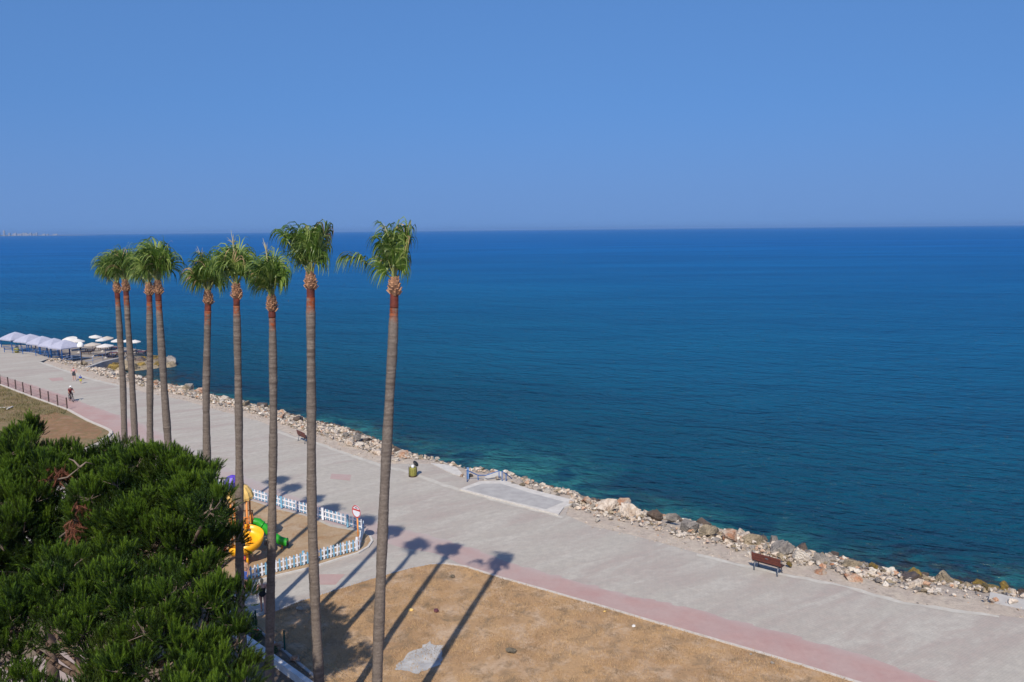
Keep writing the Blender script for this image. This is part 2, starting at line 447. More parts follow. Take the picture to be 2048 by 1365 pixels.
ROCK = {
    'cream': mat('cream_limestone', (0.56, 0.48, 0.40), (0.43, 0.35, 0.28), 2.4, 0.9, 0.9, 5, (0.34, 0.25, 0.18), 1.6, spec=0.15, detail=6, bd=0.22),
    'white': mat('white_limestone', (0.62, 0.56, 0.48), (0.54, 0.47, 0.40), 1.8, 0.9, 0.9, 7, (0.42, 0.36, 0.30), 0.8, spec=0.15, detail=6, bd=0.22),
    'grey': mat('grey_limestone', (0.23, 0.205, 0.18), (0.37, 0.325, 0.285), 2.8, 0.9, 1.0, 7, (0.14, 0.125, 0.115), 1.4, spec=0.15, detail=6, bd=0.22),
    'rust': mat('rust_tinted_stone', (0.42, 0.20, 0.11), (0.46, 0.33, 0.24), 1.5, 0.9, 0.9, 7, (0.50, 0.42, 0.34), 0.9, spec=0.15, detail=6, bd=0.22),
    'brown': mat('wet_brown_stone', (0.12, 0.085, 0.065), (0.17, 0.125, 0.095), 2.2, 0.55, 1.0, 7, (0.075, 0.06, 0.05), 1.2, detail=6, bd=0.22),
    'ochre': mat('ochre_weedy_stone', (0.30, 0.20, 0.045), (0.20, 0.14, 0.045), 2.0, 0.6, 1.0, 7, (0.09, 0.07, 0.03), 1.0, detail=6, bd=0.22),
    'tan': mat('tan_stone', (0.36, 0.29, 0.20), (0.27, 0.21, 0.14), 2.0, 0.9, 1.0, 7, (0.17, 0.14, 0.10), 1.1, spec=0.15, detail=6, bd=0.22),
}
M['palm_leaf'] = leafmat('palm_leaf', (0.088, 0.152, 0.022), (0.036, 0.074, 0.011), 2.2, 0.28, 0.42, spec=0.35)
M['palm_leaf_pale'] = leafmat('pale_palm_leaf', (0.26, 0.32, 0.085), (0.15, 0.22, 0.045), 2.2, 0.28, 0.42, spec=0.35)
M['palm_dry'] = leafmat('dry_palm_leaf', (0.42, 0.30, 0.16), (0.32, 0.20, 0.10), 3, 0.15)
M['petiole'] = mat('palm_stalk', (0.20, 0.24, 0.06), (0.28, 0.26, 0.10), 4, 0.5)
M['hastula'] = mat('pale_leaf_heart', (0.26, 0.30, 0.16), (0.20, 0.25, 0.10), 4, 0.6)
M['boot'] = mat('cut_leaf_base', (0.43, 0.235, 0.13), (0.30, 0.15, 0.08), 9, 0.8, 0.3, c=(0.17, 0.085, 0.05), cscale=5)
M['spear'] = mat('spear_leaf', (0.40, 0.34, 0.19), (0.30, 0.27, 0.13), 4, 0.7)
M['needle'] = leafmat('shaded_pine_needles', (0.034, 0.066, 0.008), (0.017, 0.038, 0.006), 1.1, 0.15, 0.5, (0.046, 0.066, 0.009), 0.7)  # green darkened so the crown's deep shade sits in the colour
M['needle_young_lit'] = leafmat('sunlit_young_pine_needles', (0.125, 0.200, 0.016), (0.080, 0.145, 0.013), 1.1, 0.22, 0.5)  # young tips, brightened to paint sunlight on the crown tops
M['needle_dead'] = leafmat('dead_pine_needles', (0.22, 0.085, 0.05), (0.15, 0.055, 0.03), 3, 0.1)
M['pine_bark'] = mat('pine_bark', (0.15, 0.10, 0.075), (0.09, 0.06, 0.045), 5, 0.9, 0.8)
M['twig'] = mat('pine_twig', (0.20, 0.15, 0.115), (0.12, 0.085, 0.065), 5, 0.9)
M['shrub'] = leafmat('shrub_leaf', (0.055, 0.105, 0.025), (0.035, 0.07, 0.018), 4, 0.2)
M['flower'] = mat('red_flower', (0.5, 0.03, 0.03), (0.4, 0.02, 0.03), 4, 0.6)
M['straw'] = leafmat('straw', (0.52, 0.345, 0.175), (0.39, 0.25, 0.13), 0.8, 0.15, 0.8, (0.22, 0.155, 0.095), 0.55)
M['green_grass'] = leafmat('green_grass', (0.13, 0.125, 0.05), (0.21, 0.165, 0.075), 0.8, 0.15, 0.8)

# ================================================================== THE SETTING
def smooth_poly(pts, step=0.5):
    out = []
    for a, b in zip(pts[:-1], pts[1:]):
        k = max(1, int((b - a).length / step))
        for i in range(k): out.append(a.lerp(b, i / k))
    out.append(pts[-1])
    return out
def sheet(name, pts, z, m, thick=0.0, kind='structure', parent=None):
    pts = [Vector((p[0], p[1], z)) for p in pts]
    tris = tessellate_polygon([pts])
    # orient upward
    mb = MB()
    fs = []
    for t in tris:
        a, b, c = (pts[i] for i in t)
        fs.append(t if (b - a).cross(c - a).z > 0 else (t[0], t[2], t[1]))
    mb.add(pts, fs)
    if thick:
        n = len(pts)
        area = sum(pts[i].x * pts[(i + 1) % n].y - pts[(i + 1) % n].x * pts[i].y for i in range(n))
        low = [p - Vector((0, 0, thick)) for p in pts]
        vs = pts + low
        sf = []
        for i in range(n):
            j = (i + 1) % n
            sf.append((i, n + i, n + j, j) if area > 0 else (j, n + j, n + i, i))
        mb.add(vs, sf)
    return mb.build(name, m, parent, kind)

# shore profile: (edge of the walk at level 0) -> (waterline at sea level)
PAIRS = [((86, 726), (122, 719)), ((128, 739), (207, 733)), ((183, 757), (243, 746)), ((247, 773), (275, 752)), ((293, 786), (339, 769)),
         ((368, 801), (372, 778)), ((440, 822), (450, 796)), ((520, 843), (532, 815)), ((590, 873), (614, 838)),
         ((633, 884), (676, 851)), ((686, 903), (727, 868)), ((766, 929), (799, 899)), ((806, 928), (840, 913)),
         ((862, 928), (880, 925)), ((926, 950), (935, 941)), ((1008, 960), (1020, 952)), ((1067, 983), (1078, 973)),
         ((1141, 1003), (1152, 992)), ((1132, 1030), (1175, 998)), ((1180, 1052), (1205, 1002)), ((1237, 1064), (1245, 1010)), ((1319, 1085), (1325, 1030)),
         ((1401, 1108), (1420, 1051)), ((1495, 1131), (1518, 1073)), ((1565, 1146), (1605, 1099)), ((1692, 1171), (1705, 1120)),
         ((1808, 1204), (1830, 1150)), ((1998, 1231), (2005, 1180)), ((2120, 1246), (2150, 1196)), ((2500, 1300), (2560, 1245)), ((3300, 1400), (3380, 1340))]
EDGE = [G(*p[0]) for p in PAIRS]
SHORE = [G(p[1][0], p[1][1], SEA_Z) for p in PAIRS]

# land beyond the left of the picture and the walk itself, one sheet
land = [G(-700, 640), G(-300, 676), G(0, 688), G(10, 700), G(70, 706), G(100, 717), G(80, 724)] + EDGE + [Vector((90, -25, 0)), Vector((-330, -25, 0))]
promenade = sheet('promenade', land, 0.0, M['paving'], 2.5)
tag(promenade, 'broad weathered grey promenade paving along the sea', kind='structure')

# shore bank under the rocks
mb = MB()
prof = ((0.0, -0.02), (0.22, -0.05), (0.5, -0.35), (0.8, -0.95), (1.0, -1.45), (1.8, -3.0))
rows = []
for e, s in zip(EDGE, SHORE):
    rows.append([Vector((e.x + (s.x - e.x) * t - 0.0, e.y + (s.y - e.y) * t, z)) for t, z in prof])
nb = len(prof)
mb.add([p for r_ in rows for p in r_], [(i * nb + k, (i + 1) * nb + k, (i + 1) * nb + k + 1, i * nb + k + 1) for i in range(len(rows) - 1) for k in range(nb - 1)], smooth=True)
mb.build('shore_bank', M['gravel'], None, 'structure')

# sea -------------------------------------------------------------
def axis(lo, hi, step, far_lo, far_hi, growth=1.25):
    a = list(np.arange(lo, hi + 1e-6, step))
    s = step; x = hi
    while x < far_hi:
        s *= growth; x += s; a.append(x)
    s = step; x = lo
    while x > far_lo:
        s *= growth; x -= s; a.insert(0, x)
    return np.array(a)
XS = axis(-110, 60, 1.1, -42000, 42000); YS = axis(26, 170, 1.1, 10, 42000)
gx, gy = np.meshgrid(XS, YS)
P2 = np.c_[gx.ravel(), gy.ravel()]
seg = np.array([(p.x, p.y) for p in SHORE])
best = np.full(len(P2), 1e9); par = np.zeros(len(P2))
for i in range(len(seg) - 1):
    a, b = seg[i], seg[i + 1]; d = b - a
    t = np.clip(((P2 - a) @ d) / (d @ d), 0, 1)
    dd = np.linalg.norm(P2 - (a + t[:, None] * d), axis=1)
    k = dd < best; best[k] = dd[k]; par[k] = i + t[k]
wid = np.interp(par, [1, 4, 7, 9, 11, 12, 13, 14, 16, 17, 19, 21, 23, 25, 27, 29], [0.6, 0.8, 1.2, 2.0, 2.8, 4.5, 6, 6.5, 6, 4, 2.6, 2.0, 2.2, 1.8, 2.6, 2.6])
shallow = np.exp(-(best / wid) ** 1.5)
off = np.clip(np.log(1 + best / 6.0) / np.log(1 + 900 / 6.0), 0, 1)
weed = np.zeros(len(P2))
for (px, py, w, k) in ((1830, 1146, 3.2, 1.0), (1930, 1163, 2.8, 1.0), (2010, 1170, 2.6, 1.0), (1745, 1128, 1.5, .7), (430, 782, 3.0, .8), (352, 757, 5.0, .9), (600, 826, 2.5, .7), (735, 860, 3.0, .7), (800, 885, 3.5, .6), (870, 910, 2.0, .7), (700, 870, 2, .8), (940, 930, 2.5, .45), (1310, 1006, 2, .5), (300, 752, 5.0, .8), (1230, 985, 2.0, .4)):
    q = G(px, py, SEA_Z)
    weed = np.maximum(weed, k * np.exp(-((P2[:, 0] - q.x) ** 2 + ((P2[:, 1] - q.y) * 0.9) ** 2) / w ** 2))
nx, ny = len(XS), len(YS)
idx = np.arange(nx * ny).reshape(ny, nx)
F = np.c_[idx[:-1, :-1].ravel(), idx[:-1, 1:].ravel(), idx[1:, 1:].ravel(), idx[1:, :-1].ravel()]
sea = np_mesh('sea', np.c_[P2, np.full(len(P2), SEA_Z)], F, M['sea'], smooth=True)
for nm, ar in (('offshore', off), ('shallow', shallow), ('weed', weed)):
    at_ = sea.data.attributes.new(nm, 'FLOAT', 'POINT'); at_.data.foreach_set('value', ar.astype(np.float32))
tag(sea, 'calm blue sea with small wind ripples reaching the horizon', kind='structure')

# red band of paving ------------------------------------------------
OUT = [(-120, 722), (0, 752), (60, 769), (134, 793), (176, 810), (238, 831), (284, 848), (350, 880), (420, 918), (510, 962), (570, 985), (640, 1010), (720, 1034), (800, 1056), (893, 1080), (940, 1095), (1033, 1129), (1150, 1161), (1253, 1191), (1340, 1207), (1440, 1233), (1574, 1268), (1707, 1307), (1870, 1363), (2060, 1430)]
INN = [(-120, 735), (0, 770), (60, 793), (135, 820), (175, 842), (222, 863), (270, 902), (340, 935), (420, 965), (500, 999), (557, 1018), (616, 1030), (660, 1048), (728, 1062), (752, 1080), (800, 1095), (870, 1107), (900, 1119), (930, 1133), (1000, 1155), (1100, 1183), (1200, 1212), (1300, 1242), (1500, 1300), (1700, 1361), (1900, 1423)]
WEAR = [(0, .12), (200, .15), (300, .45), (420, .75), (560, .62), (760, .6), (900, .42), (1000, .25), (1150, .16), (1500, .10), (2000, .08)]
def resample(px, n):
    pts = [G(*p) for p in px]
    L = np.cumsum([0] + [(b - a).length for a, b in zip(pts[:-1], pts[1:])])
    s = np.linspace(0, L[-1], n)
    return np.c_[np.interp(s, L, [p.x for p in pts]), np.interp(s, L, [p.y for p in pts])], np.interp(s, L, [p[0] for p in px])
NR = 620
o2, opx = resample(OUT, NR); i2, ipx = resample(INN, NR)
KX = 9
V = []; wv = []
jag = 0.0
for i in range(NR):
    if i % 2 == 0: jag = rng.uniform(-0.16, 0.16)
    for k in range(KX):
        t = k / (KX - 1)
        p = i2[i] * (1 - t) + o2[i] * t
        d = (o2[i] - i2[i]); d = d / np.linalg.norm(d)
        if k == KX - 1: p = p + d * jag
        V.append((p[0], p[1], 0.004))
        w = np.interp(ipx[i] * (1 - t) + opx[i] * t, [a for a, _ in WEAR], [b for _, b in WEAR])
        wv.append(min(1, w + 0.30 * max(0, t - 0.8) / 0.2))
F = [(i * KX + k, i * KX + k + 1, (i + 1) * KX + k + 1, (i + 1) * KX + k) for i in range(NR - 1) for k in range(KX - 1)]
red = np_mesh('red_paving_band', V, np.array(F)[:, ::-1], M['red'])
at_ = red.data.attributes.new('wear', 'FLOAT', 'POINT'); at_.data.foreach_set('value', np.array(wv, np.float32))
tag(red, kind='structure')
for quad, w in (([(638, 1149), (690, 1149), (671, 1170), (640, 1170)], 0.1), ([(663, 948), (703, 950), (700, 962), (660, 958)], 0.35), ([(97, 757), (125, 755), (128, 761), (104, 763)], 0.25), ([(512, 985), (540, 985), (545, 994), (515, 994)], .6)):
    o = sheet('red_paving_patch', [G(*q) for q in quad], 0.006, M['red'])
    at_ = o.data.attributes.new('wear', 'FLOAT', 'POINT'); at_.data.foreach_set('value', np.full(len(o.data.vertices), w, np.float32))

# pale flush kerb strips along the sea side of the walk
def strip(name, px, w, z, m, h=0.0, kind='structure', jitter=0.0, z0=0.0):
    pts = smooth_poly([G(*p) for p in px], 0.6)
    mb = MB(); n = len(pts); vs = []
    for i, p in enumerate(pts):
        d = (pts[min(i + 1, n - 1)] - pts[max(i - 1, 0)]); d.z = 0; d.normalize()
        s = Vector((-d.y, d.x, 0)); j1 = random.uniform(-jitter, jitter); j2 = random.uniform(-jitter, jitter)
        for q in (p + s * (w / 2 + j1), p - s * (w / 2 + j2)):
            vs.append((q.x, q.y, z))
            if h: vs.append((q.x, q.y, z0 - 0.02))
    fs = []
    st = 4 if h else 2
    for i in range(n - 1):
        a = i * st; b = a + st
        if h:
            fs += [(a, a + 2, b + 2, b), (a + 1, a, b, b + 1), (a + 2, a + 3, b + 3, b + 2)]
        else:
            fs.append((a, a + 1, b + 1, b))
    if h:
        fs += [(0, 1, 3, 2), ((n - 1) * 4, (n - 1) * 4 + 2, (n - 1) * 4 + 3, (n - 1) * 4 + 1)]
    mb.add(vs, fs)
    return mb.build(name, m, None, kind)
strip('edging_strip', [(555, 864), (590, 876), (633, 887), (686, 906), (766, 933), (800, 942)], 0.42, 0.008, M['edging'], jitter=0.07)
strip('edging_strip', [(792, 936), (850, 957), (919, 981), (1000, 1003), (1070, 1020), (1125, 1036)], 0.40, 0.010, M['edging'], jitter=0.10)
strip('edging_strip', [(80, 725), (128, 741), (183, 759), (240, 773)], 0.5, 0.008, M['edging'], jitter=0.08)
strip('edging_strip', [(1395, 1110), (1495, 1134), (1565, 1149), (1692, 1174), (1808, 1207), (1998, 1234)], 0.26, 0.008, M['edging'], jitter=0.10)

# landing of poured concrete above the bathing steps
slab = [G(919, 981), G(958, 966), G(1006, 963), G(1060, 981), G(1147, 1003), G(1143, 1012), G(1128, 1017), G(1117, 1032)]
sheet('concrete_landing', slab, 0.10, M['concrete'], 0.35)
inner = [G(930, 979, .1), G(963, 968, .1), G(1003, 968, .1), G(1056, 985, .1), G(1128, 1004, .1), G(1092, 1019, .1), G(1010, 1000, .1)]
sheet('landing_screed', inner, 0.106, M['concrete_grey'])
sheet('concrete_apron', [G(862, 928), G(884, 939), G(905, 949), G(930, 955), G(914, 937), G(890, 930)], 0.05, M['concrete'], 0.6)
sheet('stair_head', [G(968, 962), G(1006, 956), G(1003, 948), G(996, 946), G(972, 955)], 0.16, M['concrete'], 1.6)

# kerbs, planted and dusty fields
F1 = [(545, 1229), (600, 1206), (680, 1181), (760, 1156), (820, 1140), (860, 1132), (890, 1131), (930, 1137), (1000, 1159), (1100, 1187), (1200, 1216), (1300, 1246), (1400, 1275), (1500, 1304), (1600, 1334), (1700, 1365), (1900, 1427)]
field1 = [G(*p) for p in F1] + [Vector((18, 10, 0)), Vector((-3, 10, 0)), G(660, 1420), G(572, 1310), G(500, 1240)]
sheet('dry_grass_field', field1, 0.075, M['dry'], 0.1)
strip('kerb', [(a, b - 1) for a, b in F1[6:]], 0.16, 0.10, M['kerb'], 0.1)
strip('kerb', [(a, b - 1) for a, b in F1[:7]], 0.13, 0.085, M['concrete_grey'], 0.1)
def ragged(pts, step, j):
    r_ = random.Random(12); P = smooth_poly(list(pts) + [pts[0]], step)[:-1]
    return [p + Vector((r_.uniform(-j, j), r_.uniform(-j, j), 0)) for p in P]
sheet('concrete_patch', ragged([G(788, 1343), G(800, 1330), G(819, 1311), G(838, 1302), G(857, 1288), G(872, 1294), G(886, 1293), G(884, 1316), G(881, 1334), G(860, 1341), G(837, 1353), G(812, 1346)], .16, .075), 0.090, mat('broken_screed', (0.42, 0.41, 0.40), (0.30, 0.29, 0.285), 2.2, 0.9, 0.9, 5, spec=0.1))
PLAY_FRONT = [(380, 1204), (440, 1186), (505, 1166), (560, 1152), (620, 1138), (680, 1119), (716, 1108), (736, 1096), (744, 1084)]
PLAY_BACK = [(744, 1084), (740, 1074), (722, 1066), (660, 1055), (616, 1035), (557, 1021), (501, 1003), (430, 978), (360, 960)]
sheet('playground_ground', [G(*p) for p in PLAY_FRONT] + [G(*p) for p in PLAY_BACK[1:]], 0.05, M['sand'], 0.08)
strip('kerb', PLAY_FRONT[2:] + [PLAY_BACK[1]], 0.13, 0.085, M['concrete'], 0.1)
F2 = [(-140, 729), (0, 771), (60, 794), (135, 821), (175, 843), (210, 858), (221, 864)]
sheet('rough_grass_field', [G(*p) for p in F2] + [G(220, 872), G(205, 880), G(150, 905), G(-250, 905), G(-400, 730)], 0.075, M['olive'], 0.1)
strip('kerb', [(a, b) for a, b in F2] + [(222, 869), (214, 877), (200, 883)], 0.28, 0.13, M['kerb'], 0.1)
sheet('bare_earth', [G(60, 838), G(110, 826), G(150, 838), G(190, 853), G(205, 866), G(190, 880), G(100, 880), G(30, 870), G(40, 850)], 0.081, soil_material('brown_earth', [(0.27, 0.155, 0.085), (0.22, 0.13, 0.075), (0.30, 0.19, 0.12), (0.15, 0.13, 0.06)], 1.5))
# garden below the building, under the pines
sheet('garden_ground', [Vector((-60, 4, 0)), Vector((-3.2, 12, 0)), G(700, 1440), G(600, 1366), G(494, 1289), G(470, 1240), G(430, 1210), G(330, 1150), G(-300, 1120)], 0.03, M['garden'])
sheet('garden_path', [G(-40, 1335), G(150, 1300), G(260, 1330), G(200, 1380), G(-60, 1420)], 0.036, mat('pink_path', (0.36, 0.28, 0.245), (0.30, 0.235, 0.21), 2, 0.9, 0.2))
# low white garden wall
mb = MB()
wl_px = [(455, 1262), (494, 1290), (560, 1338), (600, 1367), (700, 1440)]
wp = [G(*p) for p in wl_px]
for a, b in zip(wp[:-1], wp[1:]):
    d = (b - a).normalized(); s = Vector((-d.y, d.x, 0)) * 0.11
    top = Vector((0, 0, 0.36)); bot = Vector((0, 0, -0.05))
    mb.add([a + s + bot, a - s + bot, b - s + bot, b + s + bot, a + s + top, a - s + top, b - s + top, b + s + top], [(4, 5, 6, 7), (0, 4, 7, 3), (1, 2, 6, 5), (0, 1, 5, 4), (3, 7, 6, 2)])
o = mb.build('garden_wall', M['white_wall'])
tag(o, 'low white garden wall running past the foot of the palms', 'wall')
sheet('flower_bed', [G(496, 1286), G(512, 1262), G(640, 1365), G(606, 1366)], 0.085, M['garden'])
strip('kerb', [(513, 1262), (570, 1308), (640, 1368)], 0.12, 0.14, M['concrete_grey'], 0.1)

# far shore with its towers ------------------------------------------
mb = MB()
cx = -7750
pts = [(-9500, 60), (-8600, 22), (-8200, 20), (-7700, 14), (-7300, 9), (-6700, 5), (-6200, 0)]
for (x0, h0), (x1, h1) in zip(pts[:-1], pts[1:]):
    mb.add([(x0, 11900, -2), (x1, 11900, -2), (x1, 12100, h1), (x0, 12100, h0), (x1, 12600, -2), (x0, 12600, -2)], [(0, 1, 2, 3), (3, 2, 4, 5)], smooth=True)
mb.build('far_shore', M['far_land'], None, 'structure')
rr = random.Random(3)
spots = []
for k in range(10): spots.append((-7820 + k * 31 + rr.uniform(-8, 8), rr.uniform(52, 88), rr.uniform(15, 24)))
for k in range(13): spots.append((-7440 + k * 33 + rr.uniform(-8, 8), rr.uniform(22, 42), rr.uniform(20, 34)))
for k in range(5): spots.append((-6960 + k * 50 + rr.uniform(-10, 10), rr.uniform(16, 26), rr.uniform(22, 34)))
for k, (x, h, w) in enumerate(spots):
    root = empty('far_building', (x, 11960 + rr.uniform(-60, 20), 0))
    MB().box((0, 0, h / 2), (w, 18, h)).build('wall', M['far_wall'], root)
    MB().box((w * 0.1, 2, h + 2.2), (w * 0.4, 8, 4.4)).build('roof_house', M['far_wall'], root)
    wm = MB()
    fl = int(h / 6)
    for f in range(fl):
        wm.box((0, -9.05, 4 + f * 6), (w * 0.8, 0.3, 1.8))
    wm.build('window_band', M['far_window'], root)
    if k < 10: tag(root, 'pale tower block in the tall cluster at the left end of the far shore', 'building', 'tall far tower blocks')
    elif k < 23: tag(root, 'low pale building in the middle of the far shoreline', 'building', 'low far buildings')
    else: tag(root, 'faint low building at the right end of the far shoreline', 'building', 'faint far buildings')

# sea haze: one closed volume of even, thin air over the whole place
mb = MB(); mb.box((0, 31000, 47.5), (124000, 62800, 104))
hz = bpy.data.materials.new('sea_haze'); hz.use_nodes = True
hn = hz.node_tree.nodes; hn.remove(hn['Principled BSDF'])
pv = hn.new('ShaderNodeVolumePrincipled')
pv.inputs['Color'].default_value = (0.24, 0.44, 0.78, 1)
pv.inputs['Density'].default_value = 4.5e-5
pv.inputs['Anisotropy'].default_value = 0.0
hz.node_tree.links.new(pv.outputs[0], hn['Material Output'].inputs['Volume'])
hzo = mb.build('haze', hz); tag(hzo, 'thin bluish sea haze over the horizon', 'haze', kind='stuff')

# ================================================================== PALMS
def trunk_material():
    m = bpy.data.materials.new('palm_trunk'); n, l, p = nodes_of(m)
    tc = n.new('ShaderNodeTexCoord').outputs['Object']
    mp = n.new('ShaderNodeMapping'); mp.inputs['Scale'].default_value = (0.9, 0.9, 7.0); l.new(tc, mp.inputs[0])
    f1, r1 = ntex(n, l, mp.outputs[0], 1.6, 5, 0.65, 0.34, 0.66, 0.3)
    f2, _ = ntex(n, l, tc, 0.55, 3, 0.6, 0.40, 0.62)
    f3, r3 = ntex(n, l, tc, 14, 4, 0.7, 0.4, 0.75)
    o = mixrgb(n, l, f1, (0.215, 0.178, 0.148), (0.080, 0.062, 0.052))
    o = mixrgb(n, l, f2, o, (0.185, 0.150, 0.125))
    o = mixrgb(n, l, f3, o, (0.10, 0.08, 0.068))
    rs = n.new('ShaderNodeAttribute'); rs.attribute_name = 'rust'
    fr_, _ = ntex(n, l, tc, 7.0, 4, 0.65, 0.30, 0.60)
    rm = n.new('ShaderNodeMath'); rm.operation = 'MULTIPLY'; l.new(fr_, rm.inputs[0]); l.new(rs.outputs['Fac'], rm.inputs[1])
    rc = mixrgb(n, l, f1, (0.30, 0.082, 0.030), (0.15, 0.040, 0.022))
    o = mixrgb(n, l, rm.outputs[0], o, rc)
    l.new(o, p.inputs['Base Color']); p.inputs['Roughness'].default_value = 0.95; p.inputs['Specular IOR Level'].default_value = 0.1
    bn = n.new('ShaderNodeBump'); bn.inputs['Strength'].default_value = 0.9; bn.inputs['Distance'].default_value = 0.03
    l.new(r1, bn.inputs['Height'])
    b2 = n.new('ShaderNodeBump'); b2.inputs['Strength'].default_value = 0.6; b2.inputs['Distance'].default_value = 0.02
    l.new(r3, b2.inputs['Height']); l.new(bn.outputs[0], b2.inputs['Normal'])
    l.new(b2.outputs[0], p.inputs['Normal'])
    return m
M['trunk'] = trunk_material()
M['peeled'] = mat('peeled_red_trunk', (0.16, 0.035, 0.018), (0.10, 0.022, 0.014), 5, 0.6, 0.3, c=(0.05, 0.015, 0.012), cscale=3)
M['orange_trunk'] = mat('orange_fibre_trunk', (0.30, 0.085, 0.032), (0.17, 0.05, 0.025), 9, 0.85, 0.8, c=(0.16, 0.12, 0.095), cscale=3.2)

WIND = Vector((-0.42, 0.06, 0.0))
def frond(mbd, base, tilt, az, lp, lb, seed, twist=0.0, droop=1.0, pale=False, nseg=30, spread=108, dry=0.0):
    """one fan leaf: stalk, heart and hanging blade segments"""
    rn = random.Random(seed)
    d = Vector((math.sin(tilt) * math.cos(az), math.sin(tilt) * math.sin(az), math.cos(tilt)))
    pts = [Vector(base)]
    dd = d.copy()
    for i in range(5):
        dd = (dd + Vector((d.x, d.y, 0)) * 0.05 + Vector((0, 0, -0.03 * i * tilt)) + WIND * 0.03).normalized()
        pts.append(pts[-1] + dd * lp / 5)
    mbd.tube(pts, [0.030, 0.026, 0.022, 0.019, 0.017, 0.014], 5, 1)
    a = dd.normalized()
    side = a.cross(Vector((0, 0, 1)))
    if side.length < 0.15: side = a.cross(Vector((0.3, 1, 0)))
    side.normalize()
    q = Matrix.Rotation(twist, 3, a)
    side = q @ side
    nrm = side.cross(a).normalized()
    hp = pts[-1]
    for k in range(nseg):
        be = R(-spread + 2 * spread * k / (nseg - 1) + rn.uniform(-3, 3))
        d0 = (a * math.cos(be) + side * math.sin(be) + nrm * (0.10 + 0.35 * abs(math.sin(be)))).normalized()
        ln = lb * 1.16 * (1.0 - 0.28 * abs(be) / R(spread)) * rn.uniform(0.85, 1.1)
        ns = 7
        p = hp.copy(); dr = d0.copy()
        w0 = 0.056
        vs = []; prev = None
        fl = rn.uniform(0.6, 1.4) * droop
        for i in range(ns + 1):
            t = i / ns
            w = w0 * (0.35 + 1.5 * t if t < 0.4 else max(0.07, 0.95 * (1 - (t - 0.4) / 0.6)))
            s = dr.cross(nrm)
            if s.length < 1e-3: s = side.copy()
            s.normalize()
            if prev is not None and s.dot(prev) < 0: s = -s
            prev = s
            fold = nrm * (w * 0.35)
            vs += [p + s * w * 0.5 + fold * 0.5, p - s * w * 0.5 + fold * 0.5]
            p = p + dr * ln / ns
            bend = (0.10 + (3.2 * max(0.0, t - 0.16))) * fl
            dr = (dr + (Vector((0, 0, -1)) + WIND * rn.uniform(0.3, 1.0)) * bend).normalized()
        fs = [(2 * i, 2 * i + 1, 2 * i + 3, 2 * i + 2) for i in range(ns)]
        m_ = 0
        if pale and rn.random() < 0.4: m_ = 2
        elif rn.random() < 0.26: m_ = 2
        if dry and rn.random() < dry: m_ = 4
        mbd.add(vs, fs, m_, True)
    # pale heart where the segments meet
    mbd.ell(hp + nrm * 0.01, (0.035, 0.035, 0.06), 6, 5, 3, a.to_track_quat('Z', 'Y').to_matrix())
    return hp

def lerp_path(pts, z):
    for a, b in zip(pts[:-1], pts[1:]):
        if (a.z >= z >= b.z): 
            t = (a.z - z) / (a.z - b.z)
            return a.lerp(b, t)
    return pts[0] if z > pts[0].z else pts[-1]

